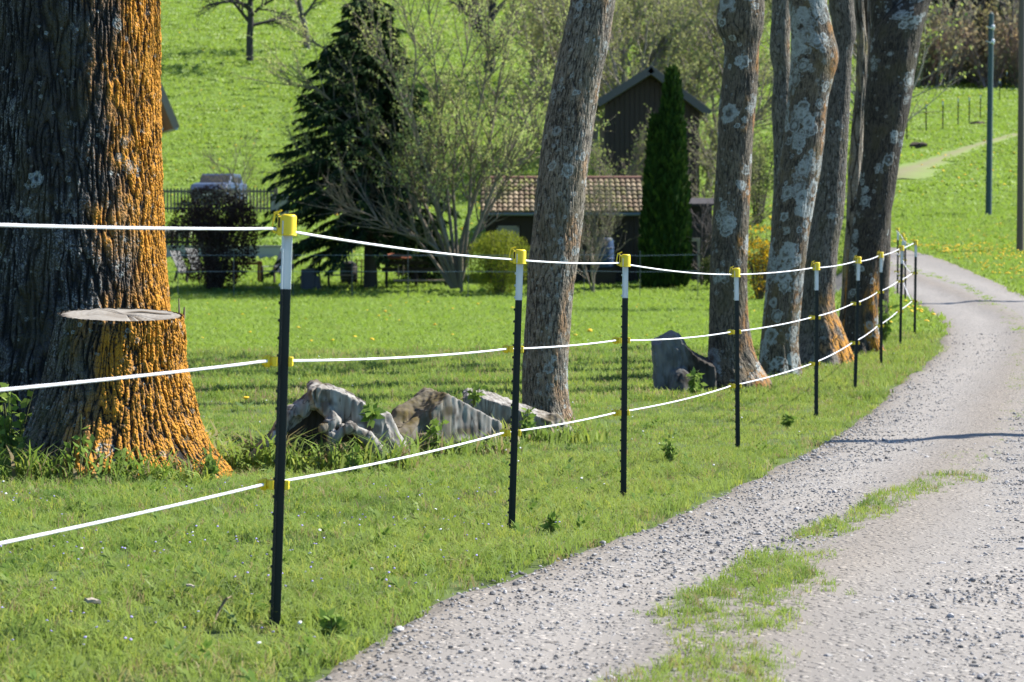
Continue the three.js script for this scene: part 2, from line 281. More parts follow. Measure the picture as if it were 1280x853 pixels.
function grassField(seed, d0, d1, perM2, scale, tone, opt = {}) {
  const r = rngOf(seed), out = [];
  for (let d = d0; d < d1;) {
    const step = opt.step ?? 0.25, lo = -(640 + 110) / F * (d + step) - 1, hi = Math.max((640 + 90) / F * (d + step) + 0.6, d < 62 ? roadRight(d) + 2 : 0), n = Math.round((hi - lo) * step * perM2(d));
    for (let k = 0; k < n; k++) {
      const x = lo + r() * (hi - lo), dd = d + r() * step, road = roadMask(x, dd), clump = 0.5 + 0.5 * N(x * 1.8, dd * 1.8, 21), thin = r(), a = r(), b = r(), c = r(), e = r();
      let s = 1;
      if (road > 0.02) { const m = Math.max(stripMask(x, dd), (road < 0.75 ? 0.5 * (1 - road) : 0)); if (thin > m) continue; s = road > 0.5 ? 0.22 + 0.3 * m : 0.7; }
      else if (thin > 0.5 + 0.7 * clump - 0.45 * clamp(N(x * 2.6, dd * 2.6, 77) * 2 - 0.6)) continue;
      if (road < 0.05 && d < 17 && STUMPS.some(([p, q, w]) => Math.abs(x - p) < w + 0.1 && dd < q + 0.05 && dd > q - w - 0.22)) s = 1.5 + 0.7 * a;
      if (inStump(x, dd) || (dd > 75 && x > 10 && onTrack(x, dd))) continue;
      if (road < 0.05 && d < 20 && s === 1) s = 0.62;
      const verge = d < 40 ? Math.exp(-Math.abs(x - roadLeft(dd) + 0.5) * 1.0) : 0, sz = scale(x, dd) * s * (0.65 + 0.6 * clump) * (0.75 + 0.5 * a);
      const t = tone(x, dd, b, clump, verge);
      out.push([x, height(x, dd) - 0.008 + (road > 0.4 ? 0.035 : 0), -dd, c * 6.283, sz * (0.85 + 0.4 * e), sz, sz * (0.85 + 0.4 * e), t, 0.15 * e]);
    }
    d += step;
  }
  return out;
}
const tone = (x, d, b, clump, verge) => {
  const y = 0.5 + 0.5 * fbm(x * 0.7, d * 0.7, 33, 2); let k = mix3([0.145, 0.25, 0.03], [0.285, 0.385, 0.072], clamp(0.1 + 0.7 * y + 0.5 * (b - 0.5)));
  const p2 = fbm(x * 2.2, d * 2.2, 53, 2), p3 = N(x * 0.8, d * 0.8, 58); k = mix3(k, [0.055, 0.14, 0.016], clamp(p2 * 1.6 - 0.1) * 0.75); if (b > 0.94 - 0.14 * clamp(p3 * 2)) k = mix3([0.36, 0.32, 0.15], [0.25, 0.19, 0.1], b * 7 % 1); if (b < 0.12) k = [0.34, 0.4, 0.06]; return mix3(k, [0.3, 0.34, 0.06], 0.3 * verge);
};
const split = (list, k, n) => list.filter((_, i) => i % n === k);
// ---------------------------------------------------------------- growing branches
function grow(mb, r, p, dir, len, rad, lvl, o, tips) {
  const n = lvl === 0 ? (o.seg ?? 6) : lvl < 2 ? 4 : 3, path = [p.clone()], radii = [rad], d = dir.clone();
  for (let k = 1; k <= n; k++) {
    d.add(dirRand(r).multiplyScalar(o.wob ?? 0.16)).add(V(0, o.rise ?? 0.06, 0)).normalize();
    path.push(path[k - 1].clone().addScaledVector(d, len / n)); radii.push(rad * (1 - (lvl >= o.levels ? 0.8 : 0.55) * k / n));
  }
  mb.tube(path, radii, lvl === 0 ? 8 : lvl === 1 ? 5 : 3);
  if (lvl >= o.levels) { tips.push(path); return; }
  if (lvl >= o.levels - 1) tips.push(path);
  const kids = o.kids[lvl];
  for (let k = 0; k < kids; k++) {
    const t = lerp(o.from?.[lvl] ?? 0.3, 1, (k + 0.2 + 0.7 * r()) / kids), f = t * n, i = Math.min(n - 1, Math.floor(f)), q = path[i].clone().lerp(path[i + 1], f - i), ax = path[i + 1].clone().sub(path[i]).normalize();
    const side = sideOf(ax, r), an = (o.angle?.[lvl] ?? 0.75) * (0.65 + 0.6 * r()), nd = ax.multiplyScalar(Math.cos(an)).addScaledVector(side, Math.sin(an)).normalize();
    grow(mb, r, q, nd, len * (o.ratio?.[lvl] ?? 0.62) * (0.7 + 0.5 * r()) * (1.15 - 0.45 * t), Math.max(o.thin ?? 0.004, lerp(radii[i], radii[i + 1], f - i) * 0.62), lvl + 1, o, tips);
  }
}
function leaves(mb, r, tips, per, w, l, pal, up = 0.3) {
  for (const path of tips) for (let k = 0; k < per; k++) {
    const f = (0.15 + 0.85 * r()) * (path.length - 1), i = Math.min(path.length - 2, Math.floor(f)), q = path[i].clone().lerp(path[i + 1], f - i).add(dirRand(r).multiplyScalar(l * 0.6)), d = dirRand(r, up);
    if (pal) mb.col = mix3(pal[0], pal[1], r()); mb.leaf(q, d, w * (0.6 + 0.8 * r()), l * (0.6 + 0.8 * r()), sideOf(d, r));
  }
}
// ---------------------------------------------------------------- bark: colour and relief computed for one trunk
const ORANGE = [0.54, 0.235, 0.014];
function barkTextures(W, H, R, y0, y1, o) {
  const r = rngOf(o.seed), lich = new Float32Array(W * H), rosette = (th, y, rad, k) => {
    const cx = th / 6.2832 * W, cy = (y - y0) / (y1 - y0) * H, px = W / (6.2832 * R), py = H / (y1 - y0), ph = r() * 40;
    for (let j = -Math.ceil(rad * 1.4 * py); j <= rad * 1.4 * py; j++) for (let i = -Math.ceil(rad * 1.4 * px); i <= rad * 1.4 * px; i++) {
      const u = i / px, v = j / py, q = Math.hypot(u, v) / rad * (1 + 0.45 * N(u / rad * 1.6 + ph, v / rad * 1.6, ph) + 0.2 * N(u / 0.012, v / 0.012, ph)); if (q > 1) continue;
      const Y = Math.round(cy + j); if (Y < 0 || Y >= H) continue;
      const a = Y * W + ((Math.round(cx + i) % W) + W) % W; lich[a] = Math.max(lich[a], k * (0.62 + 0.38 * Math.sin(q * 7 + ph) * (q < 0.85 ? 1 : 0) + (q > 0.8 ? 0.3 : 0)) * (0.75 + 0.5 * N(u * 130, v * 130, ph)));
    }
  };
  for (let k = 0; k < (o.rosettes ?? 30); k++) {
    const th = r() * 6.2832, y = y0 + r() * (y1 - y0), m = 1 + Math.floor(r() * 3.5); if (0.5 + N(Math.cos(th) * 2, y * 1.4, Math.sin(th) * 2 + o.seed) < 0.62 - (o.cover ?? 0.2)) continue;
    for (let j = 0; j < m; j++) rosette(th + (r() - 0.5) * 0.16 / R, y + (r() - 0.5) * 0.2, (o.rosetteR ?? 0.05) * (0.25 + r() * r() * 1.0), 0.7 + 0.4 * r());
  }
  for (let k = 0; k < (o.specks ?? 300); k++) rosette(r() * 6.2832, y0 + r() * (y1 - y0), 0.006 + 0.014 * r() * r(), 0.6 + 0.4 * r());
  const hgt = new Float32Array(W * H), sp = o.ridge ?? 0.03, yl = o.long ?? 0.16, rgb = new Float32Array(W * H * 3);
  for (let y = 0; y < H; y++) for (let x = 0; x < W; x++) {
    const th = x / W * 6.2832, Y = y0 + (y / H) * (y1 - y0), C = Math.cos(th), S = Math.sin(th), a = y * W + x;
    const wx = 0.5 * N(C * R / sp * 0.4, Y / yl * 0.9, S * R / sp * 0.4) + 0.1 * N(C * R / sp * 1.3, Y / yl * 3, S * R / sp * 1.3), n1 = N(C * R / sp + wx, Y / yl + 9, S * R / sp + wx), n2 = N(C * R / sp * 2.1 + wx * 2, Y / yl * 1.8, S * R / sp * 2.1 + 7), brk = N(C * R / sp * 0.8, Y / yl * 3.2, S * R / sp * 0.8 + 3);
    const ridge = clamp(1 - Math.abs(n1) * 3.2), fine = clamp(1 - Math.abs(n2) * 4), grain = 0.5 + 0.5 * N(C * R / 0.006, Y / 0.011, S * R / 0.006);
    let h = clamp(0.8 - 0.72 * ridge * ridge - 0.3 * fine * fine + 0.2 * brk + 0.5 * (grain - 0.5) - 0.2 * clamp(1 - Math.abs(N(C * R / sp * 0.7, Y / yl * 5.5, S * R / sp * 0.7 + 20)) * 7));
    const patch = 0.5 + 0.5 * fbm(C * R * 5, Y * 3, S * R * 5 + o.seed, 3), c = mix3(o.dark, o.light, clamp(h * 1.05 - 0.1 + 0.5 * (patch - 0.5) + 0.35 * (grain - 0.5)));
    if (o.flakes) { const fl = clamp((h - 0.62) * 4) * clamp((0.5 + 0.5 * N(C * R * 3.2, Y * 1.6, S * R * 3.2 + 40) - 0.42) * 4) * clamp((grain - 0.35) * 3); c.splice(0, 3, ...mix3(c, [0.3, 0.31, 0.31], fl * o.flakes)); }
    let k = mix3(c, o.moss ?? [0.06, 0.05, 0.02], clamp((patch - 0.56) * 5) * 0.5);
    const off = ((th + 9.4248 - (o.orangeAt ?? 0)) % 6.2832) - 3.1416, edge = 0.3 * N(C * 3, Y * 2.6, S * 3 + 3) + 0.16 * N(C * R * 16, Y * 8, S * R * 16);
    const band = 1 - sstep(o.orangeW - 0.42, o.orangeW + 0.3, Math.abs(off) + edge * 1.5 + 0.5 * (grain - 0.5));
    const vert = o.orangeTop === undefined ? 1 : 1 - sstep(o.orangeTop - 0.3, o.orangeTop + 0.4, Y + 0.5 * N(C * 2, Y * 3, S * 2 + 5));
    const pat = o.orangePatch ? sstep(-0.22, 0.3, N(C * R * 9, Y * 4.5, S * R * 9 + o.seed) + (o.orangePatch - 0.5) + (o.orangeBase ?? 0) * Math.exp(-Math.max(0, Y - y0 - 0.12) / 0.3)) : 1;
    const og = (o.orangeAmt ?? 1) * clamp(band * vert * pat * (-0.25 + 1.75 * h + 1.1 * (grain - 0.4) + 0.5 * (patch - 0.5)));
    k = mix3(k, mix3([0.2, 0.075, 0.008], o.rust ? [0.44, 0.18, 0.014] : ORANGE, clamp(0.25 + grain * 0.6 + h * 0.4)), og);
    if (lich[a] > 0) { const q = clamp(lich[a]); k = mix3(k, mix3([0.1, 0.11, 0.1], [0.41, 0.445, 0.43], q), clamp(q * 1.6) * (og > 0.5 ? 0.55 : 0.92)); h = clamp(lerp(h, 0.6, 0.5 * q) + 0.15 * (grain - 0.5)); }
    hgt[a] = h; rgb.set(k, a * 3);
  }
  return { map: dataTex(W, H, (x, y) => { const a = (y * W + x) * 3; return [rgb[a], rgb[a + 1], rgb[a + 2]]; }, true), bump: dataTex(W, H, (x, y) => hgt[y * W + x]), hgt, W, H };
}
// a trunk from its outline in the photo: rows of [photo y, left edge, right edge], standing at distance d
function trunkMesh(parent, name, d, rows, o) {
  const cs = rows.map(([py, l, r]) => { const c = at((l + r) / 2, py, d); return [c.y, c.x, (r - l) / 2 / F * d * (o.slim ?? 0.95)]; }).sort((a, b) => a[0] - b[0]);
  const cx = curve(cs.map(([y, x]) => [y, x])), cr = curve(cs.map(([y, , q]) => [y, q])), y0 = cs[0][0] - 0.12, y1 = cs[cs.length - 1][0], R = cr((y0 + y1) / 2);
  const tex = barkTextures(o.W ?? 512, o.H ?? 1024, R, y0, y1, o), nT = o.nT ?? 120, nY = o.nY ?? 170, p = [], uv = [], idx = [], amp = o.amp ?? 0.008;
  for (let j = 0; j <= nY; j++) {
    const y = lerp(y0, y1, j / nY), c = cx(y), rr = cr(clamp(y, y0 + 0.12, y1));
    for (let i = 0; i <= nT; i++) {
      const th = i / nT * 6.2832, C = Math.cos(th), S = Math.sin(th), up = y - cs[0][0];
      const lobes = o.roots ? o.roots * Math.exp(-Math.max(0, up) / (o.rootH ?? 0.22)) * (0.5 + 0.9 * N(C * 1.7 + o.seed, 3, S * 1.7) + 0.35 * N(C * 4 + o.seed, up * 2, S * 4)) : 0;
      const hv = tex.hgt[Math.min(tex.H - 1, Math.floor(j / nY * (tex.H - 1))) * tex.W + (Math.floor(i / nT * tex.W) % tex.W)];
      const q = rr + lobes * (Math.abs(C) > 0.9 ? 0.3 : 1) + amp * (hv - 0.5) + rr * (o.lump ?? 0.05) * fbm(C * 1.4, y * 1.8 + o.seed, S * 1.4, 2);
      p.push(c + C * q, y + (o.tilt ? ((j / nY) ** 3) * (-0.075 * S * q - 0.03 * C * q - 0.005) : 0), -d + S * q); uv.push(i / nT, j / nY);
      if (i && j) { const a = j * (nT + 1) + i; idx.push(a - nT - 2, a, a - nT - 1, a - nT - 2, a - 1, a); }
    }
  }
  const g = new THREE.BufferGeometry(); g.setAttribute('position', new THREE.Float32BufferAttribute(p, 3)); g.setAttribute('uv', new THREE.Float32BufferAttribute(uv, 2)); g.setIndex(idx); g.computeVertexNormals();
  const nn = g.attributes.normal; for (let j = 0; j <= nY; j++) { const a = j * (nT + 1), b = a + nT; for (const k of ['X', 'Y', 'Z']) { const v = (nn['get' + k](a) + nn['get' + k](b)) / 2; nn['set' + k](a, v); nn['set' + k](b, v); } }
  const mat = new THREE.MeshStandardMaterial({ map: tex.map, bumpMap: tex.bump, bumpScale: o.bump ?? 0.012, roughness: 0.92 }), m = new THREE.Mesh(g, mat);
  m.name = name; g.translate(-parent.position.x, -parent.position.y, -parent.position.z); parent.add(m);
  return { mesh: m, top: V(cx(y1), y1, -d), rTop: cr(y1), axis: V(cx(y1) - cx(y1 - 0.5), 0.5, 0).normalize(), cut: (y) => ({ x: cx(y), r: cr(y) }), y0, y1 };
}
const limbM = std([0.12, 0.1, 0.075], 0.95), crownLeafM = leafMat([0.16, 0.22, 0.05], 0.45);
function crown(parent, t, seed, spread = 1) {                          // the bare spring crown above the frame
  const mb = new MB(), r = rngOf(seed), tips = [], lf = new MB(), top = t.top.clone().sub(parent.position);
  grow(mb, r, top.clone().addScaledVector(t.axis, -0.25), t.axis, 6.8, t.rTop * 0.97, 0, { levels: 3, kids: [12, 5, 3], from: [0.3, 0.25, 0.2], angle: [0.75, 0.6, 0.6], ratio: [0.42 * spread, 0.6, 0.6], wob: 0.09, rise: 0.05, seg: 7, thin: 0.006 }, tips);
  leaves(lf, r, tips, 1, 0.012, 0.04); mb.build('crown', limbM, parent); lf.build('young_leaves', crownLeafM, parent);
}
function rowTree(d, rows, label, o) {
  const b = rows[rows.length - 1], base = at((b[1] + b[2]) / 2, b[0], d); base.y = height(base.x, d);
  const t = thing('old_tree', label, 'tree', base, 0, o.group ?? 'old trees in a row beside the road');
  const tr = trunkMesh(t, 'trunk', d, rows, o); if (o.crown !== false) crown(t, tr, o.seed + 500, o.spread);
  STUMPS.push([base.x, d, tr.cut(base.y + 0.1).r * 1.05]); t.userData.trunkCut = undefined; delete t.userData.trunkCut;
  return [t, tr];
}
const GREY = { dark: [0.03, 0.024, 0.017], light: [0.31, 0.265, 0.2], ridge: 0.017, long: 0.12, bump: 0.009, amp: 0.006, rust: true };
// the huge tree at the photo's edge
rowTree(15.2, [[-70, 8, 194], [0, 4, 195], [100, -2, 197], [200, -8, 199], [300, -16, 203], [380, -24, 210], [450, -36, 220], [510, -54, 236], [560, -78, 262]],
  'enormous dark-barked tree with a bright orange lichen strip, behind the sawn orange stump', { ...GREY, seed: 11, slim: 1, rust: false, dark: [0.006, 0.0055, 0.005], light: [0.062, 0.057, 0.05], flakes: 0.8, W: 1280, H: 1280, ridge: 0.036, long: 0.3, nT: 460, nY: 320, amp: 0.026, bump: 0.028, orangeAt: -0.12, orangeW: 1.1, rosettes: 60, rosetteR: 0.05, specks: 900, cover: 0.1, roots: 0.1, lump: 0.03, spread: 1.2 });
// the slim leaning tree in the middle
rowTree(16.9, [[-70, 722, 782], [0, 712, 771], [60, 699, 762], [100, 690, 752], [200, 673, 738], [300, 662, 727], [400, 655, 715], [470, 652, 711], [505, 652, 713], [532, 648, 724]],
  'slim leaning tree alone behind the second and third fence posts', { ...GREY, seed: 22, orangeAt: 0.45, orangeW: 0.8, orangePatch: 0.3, orangeBase: 0.35, orangeAmt: 0.38, rosettes: 110, rosetteR: 0.042, specks: 700, flakes: 0.3, cover: 0.3, roots: 0.05 });
// the tree with a sawn-off second stem
const [twinTree] = rowTree(21.6, [[-70, 905, 965], [-20, 902, 958], [15, 897, 957], [35, 897, 955], [60, 905, 950], [150, 897, 945], [250, 892, 938], [350, 887, 935], [400, 885, 937], [430, 884, 942], [455, 882, 952], [478, 878, 966]],
  'tree with a knobbly burl on top and a sawn-off second stem joined to its foot', { ...GREY, seed: 33, light: [0.2, 0.165, 0.118], orangeAt: 0.6, orangeW: 0.62, orangePatch: 0.34, orangeBase: 0.5, orangeAmt: 0.62, rosettes: 90, rosetteR: 0.075, cover: 0.28, roots: 0.07, lump: 0.07 });
// the thin stem behind, then the pale lichen tree
rowTree(27.5, [[-70, 964, 990], [0, 965, 990], [60, 962, 988], [95, 967, 989], [130, 964, 990], [200, 967, 990], [300, 963, 988], [440, 958, 988]],
  'thin grey trunk half hidden behind the tree coated with pale lichen', { ...GREY, seed: 44, light: [0.29, 0.26, 0.21], orangeAt: 0.2, orangeW: 0.5, orangePatch: 0.3, orangeAmt: 0.5, rosettes: 20, rosetteR: 0.05, W: 256, H: 768, nT: 72, nY: 140 });
rowTree(23.4, [[-70, 983, 1036], [0, 985, 1035], [40, 988, 1043], [70, 988, 1049], [95, 986, 1043], [125, 984, 1036], [200, 974, 1028], [300, 962, 1012], [400, 953, 1001], [440, 949, 1000], [466, 946, 1004]],
  'tree thickly coated with pale blue-grey lichen, with a bulge on its sunny side', { ...GREY, seed: 55, light: [0.2, 0.165, 0.118], moss: [0.12, 0.085, 0.025], orangeAt: 0.4, orangeW: 0.5, orangePatch: 0.38, orangeBase: 0.2, orangeAmt: 0.6, rosettes: 300, rosetteR: 0.085, cover: 0.4, roots: 0.03, lump: 0.06 });
rowTree(25.6, [[-70, 1034, 1068], [0, 1036, 1068], [45, 1042, 1071], [60, 1040, 1067], [120, 1032, 1064], [200, 1022, 1060], [260, 1016, 1056], [320, 1006, 1048], [380, 1000, 1044], [410, 1000, 1054], [435, 998, 1062], [462, 990, 1072]],
  'smooth grey tree with a broad orange-stained root flare behind the fifth fence post', { ...GREY, seed: 66, light: [0.22, 0.195, 0.16], orangeAt: 0.7, orangeW: 0.85, orangeTop: 0.66, orangeAmt: 1, orangePatch: 0.62, rust: false, rosettes: 26, rosetteR: 0.05, roots: 0.2, rootH: 0.35, lump: 0.07 });
const [twist] = rowTree(28.0, [[-70, 1066, 1078], [0, 1067, 1080], [60, 1071, 1084], [100, 1070, 1083], [200, 1061, 1078], [280, 1057, 1076], [350, 1052, 1074], [420, 1046, 1078], [445, 1040, 1082]],
  'gnarled twin-stemmed tree with twisted thin trunks and a yellow-stained base', { ...GREY, seed: 77, light: [0.34, 0.29, 0.22], moss: [0.3, 0.24, 0.05], orangeAt: 1.2, orangeW: 1.2, orangeTop: 1.0, rosettes: 12, W: 256, H: 768, nT: 72, nY: 140, lump: 0.22, ridge: 0.05, long: 0.5 });
trunkMesh(twist, 'second_stem', 28.1, [[-70, 1077, 1090], [0, 1078, 1092], [70, 1077, 1090], [110, 1074, 1087], [200, 1069, 1086], [300, 1064, 1082], [380, 1058, 1076], [440, 1054, 1074]],
  { ...GREY, seed: 78, light: [0.36, 0.31, 0.25], orangeW: 0, rosettes: 6, W: 256, H: 512, nT: 60, nY: 110, lump: 0.2, ridge: 0.05, long: 0.5 });
const [fork] = rowTree(27.0, [[-70, 1153, 1192], [-30, 1142, 1178], [0, 1122, 1166], [25, 1096, 1158], [60, 1087, 1150], [130, 1080, 1139], [200, 1077, 1126], [300, 1063, 1110], [380, 1057, 1098], [415, 1054, 1099], [446, 1048, 1108]],
  'dark forked tree leaning towards the road, orange at its foot, behind the sixth post', { ...GREY, seed: 88, dark: [0.014, 0.011, 0.008], light: [0.09, 0.075, 0.055], orangeAt: 0.65, orangeW: 0.75, orangeTop: 0.95, orangePatch: 0.65, orangeAmt: 1, rust: false, rosettes: 120, rosetteR: 0.08, cover: 0.28, roots: 0.08, rootH: 0.3 });
trunkMesh(fork, 'fork_limb', 27.05, [[-70, 1086, 1118], [-20, 1086, 1119], [0, 1087, 1122], [40, 1088, 1128], [80, 1088, 1130]],
  { ...GREY, seed: 89, dark: [0.014, 0.011, 0.008], light: [0.09, 0.075, 0.055], orangeW: 0, rosettes: 20, rosetteR: 0.06, W: 256, H: 256, nT: 64, nY: 40 });
rowTree(30.5, [[-70, 1116, 1142], [0, 1112, 1138], [120, 1100, 1126], [200, 1092, 1118], [300, 1086, 1114], [400, 1084, 1112], [426, 1080, 1116]],
  'last trunk of the row, a narrow dark edge behind the forked tree', { ...GREY, seed: 99, dark: [0.014, 0.011, 0.008], light: [0.09, 0.075, 0.055], orangeW: 0, rosettes: 12, W: 256, H: 768, nT: 64, nY: 120 });

// ---------------------------------------------------------------- stumps
{ // the big sawn stump before the huge tree
  const d = 13.4, base = at(147, 590, d), t = thing('tree_stump', 'tall sawn-off stump with vivid orange lichen, in front of the enormous tree', 'tree stump', V(base.x, height(base.x, d), -d), 0, 'old tree stumps');
  const o = { ...GREY, seed: 121, slim: 1, rust: false, dark: [0.008, 0.006, 0.004], light: [0.15, 0.125, 0.09], flakes: 0.9, moss: [0.075, 0.07, 0.025], W: 1280, H: 640, ridge: 0.03, long: 0.2, nT: 340, nY: 150, tilt: 1, amp: 0.024, bump: 0.024, orangeAt: 0.15, orangeW: 1.62, rosettes: 20, rosetteR: 0.05, specks: 260, roots: 0.16, rootH: 0.22, lump: 0.05 };
  const rows = [[392, 74, 228], [410, 71, 229], [450, 62, 231], [490, 52, 238], [530, 38, 248], [560, 26, 262], [585, 14, 280], [600, 6, 290]], s = trunkMesh(t, 'bark', d, rows, o);
  const top = s.cut(s.y1), top0 = s.y1 - t.position.y, mb = new MB(true), r = rngOf(8), n = 96, rings = 22, pa = s.mesh.geometry.attributes.position, nT = o.nT, row = o.nY * (nT + 1);
  for (let j = 0; j <= rings; j++) for (let i = 0; i < n; i++) {
    const q = j / rings, k = row + Math.round(i / n * nT) % nT, cx0 = top.x - t.position.x + 0.03, X = lerp(cx0, pa.getX(k), q), Z = lerp(0.02, pa.getZ(k), q), th = i / n * 6.2832;
    const ring = 0.5 + 0.5 * Math.sin(q * 60 + 3 * N(Math.cos(th) * 2, q * 3, Math.sin(th) * 2)), crack = Math.abs(N(Math.cos(th) * 4, 5, Math.sin(th) * 4)) < 0.035 ? 1 : 0;
    const step = Z < -0.09 + 0.07 * X + 0.02 * N(X * 9, 2, 2) ? 0 : 0; const st = clamp(fbm(X * 4, Z * 4, 7, 3) * 2.2 + 0.15); mb.col = mix3(mix3([0.2, 0.18, 0.15], [0.33, 0.305, 0.265], ring * 0.7 + 0.3 * r()), [0.12, 0.09, 0.06], clamp(0.8 * crack + (q > 0.94 ? 0.45 : 0) + 0.45 * st));
    mb.vert(lerp(cx0, X, 0.972), lerp(top0, pa.getY(k), q) - 0.004 + 0.012 * N(X * 6, Z * 6, 3) - 0.012 * crack - (q > 0.985 ? 0.012 : 0) + 0.006 * step, Z, 0, 1, 0);
    if (j) { const a = j * n + i, b = j * n + (i + 1) % n; mb.i.push(a - n, b, a, a - n, b - n, b); }
  }
  const g = mb.geo(); g.computeVertexNormals(); const c = new THREE.Mesh(g, new THREE.MeshStandardMaterial({ vertexColors: true, roughness: 0.85 })); c.name = 'cut_face'; t.add(c); tag(c, 'pale weathered saw cut on top of the stump');
  // a saw step: a splintered ridge left standing at the far rim, with two thin splinters
  const sp = new MB(), rim = V(0.24, pa.getY(row), -0.16); 
  sp.tube([rim.clone().add(V(0.1, -0.02, -0.02)), rim.clone().add(V(0.095, 0.1, -0.03))], [0.008, 0.003], 4); sp.tube([rim.clone().add(V(0.125, -0.02, -0.02)), rim.clone().add(V(0.13, 0.05, -0.02))], [0.009, 0.004], 4);
  sp.tube([rim.clone().add(V(-0.34, 0.006, 0.02)), rim.clone().add(V(-0.12, 0.016, 0)), rim.clone().add(V(0.06, 0.006, 0.05))], [0.004, 0.013, 0.004], 5);
  sp.build('splinter', std([0.2, 0.15, 0.1], 0.9), t);
  STUMPS.push([base.x, d, 0.5]);
}
const smin = (a, b, k) => { const h = clamp(0.5 + 0.5 * (b - a) / k); return lerp(b, a, h) - k * h * (1 - h); };
const capsule = (x, y, z, a, b) => { const dx = b[0] - a[0], dy = b[1] - a[1], dz = b[2] - a[2], t = clamp(((x - a[0]) * dx + (y - a[1]) * dy + (z - a[2]) * dz) / (dx * dx + dy * dy + dz * dz)); return Math.hypot(x - a[0] - dx * t, y - a[1] - dy * t, z - a[2] - dz * t) - lerp(a[3], b[3], t); };
function polyDist(pts, x, y) {                                         // signed distance to a polygon
  let d = 1e9, s = 1;
  for (let i = 0, j = pts.length - 1; i < pts.length; j = i++) {
    const ex = pts[j][0] - pts[i][0], ey = pts[j][1] - pts[i][1], wx = x - pts[i][0], wy = y - pts[i][1], t = clamp((wx * ex + wy * ey) / (ex * ex + ey * ey)), bx = wx - ex * t, by = wy - ey * t; d = Math.min(d, bx * bx + by * by);
    const c1 = y >= pts[i][1], c2 = y < pts[j][1], c3 = ex * wy > ey * wx; if ((c1 && c2 && c3) || (!c1 && !c2 && !c3)) s = -s;
  }
  return s * Math.sqrt(d);
}
const woodM = new THREE.MeshStandardMaterial({ vertexColors: true, roughness: 0.92 });
{ const b = dataTex(256, 256, (x, y) => 0.5 + 0.5 * N(Math.cos(x / 256 * 6.2832) * 5 + 20, Math.sin(x / 256 * 6.2832) * 5, y * 0.02) ); b.repeat.set(3, 3); woodM.userData.grain = b; }
const GROOVE = { 3: 14, 13: 15.1, 23: 16.1, 43: 21.3 };
const woodColor = (seed, mossAt) => (x, y, z, nx, ny, nz) => {
  const grain = 0.5 + 0.5 * N(x * 70, y * 7, z * 70 + seed), streak = 0.5 + 0.5 * N(x * 24, y * 2.2, z * 24 + seed), blotch = 0.5 + 0.5 * fbm(x * 9, y * 9, z * 9 + seed, 3);
  let k = mix3([0.14, 0.122, 0.1], [0.46, 0.44, 0.405], clamp(0.1 + 0.6 * streak + 0.7 * (grain - 0.4) + 0.5 * (blotch - 0.5)));
  k = mix3(k, [0.045, 0.03, 0.02], clamp((blotch - 0.58) * 5) * 0.75);
  const crk = Math.abs(N(x * 26 + 3, y * 1.6, z * 26 + seed)); if (crk < 0.06) k = mix3(k, [0.025, 0.018, 0.013], (1 - crk / 0.06) * 0.9); if (seed === 3 && z < -0.02 - 0.1 * Math.max(0, y - 0.3) && nz > -0.5 && y < 0.42) k = mix3(k, [0.03, 0.022, 0.015], 0.85);  // rotten inside of the hollow stump, painted near-black so its holes look shaded
  k = mix3(k, [0.03, 0.022, 0.017], 0.45 * clamp(0.1 -0.35 + 1.25 * 1 - Math.abs(N(x * 13 + 0.5 * N(x * 5, y * 5, z * 5), y * 2.4, z * 13 + GROOVE[seed])) * 5));
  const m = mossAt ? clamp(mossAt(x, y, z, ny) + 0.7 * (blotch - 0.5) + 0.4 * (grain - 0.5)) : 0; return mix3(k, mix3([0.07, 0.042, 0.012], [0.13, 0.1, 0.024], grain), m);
};
function woodThing(t, name, d, cx, by, f, lo, hi, cell, col, lump = 0.016) {        // f in metres round the stump's base, x right, y up, z towards the road
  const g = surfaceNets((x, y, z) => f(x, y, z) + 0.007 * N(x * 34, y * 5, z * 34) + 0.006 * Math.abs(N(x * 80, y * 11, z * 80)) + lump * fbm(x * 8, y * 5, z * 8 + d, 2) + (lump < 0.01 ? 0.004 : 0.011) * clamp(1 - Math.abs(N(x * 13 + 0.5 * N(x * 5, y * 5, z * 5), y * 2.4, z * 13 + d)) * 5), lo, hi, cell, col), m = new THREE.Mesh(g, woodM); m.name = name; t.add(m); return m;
}
const local = (pts, d, cx, by) => pts.map(([x, y, z = 0, r = 0]) => [(x - cx) / F * d, (by - y) / F * d, z, r]);
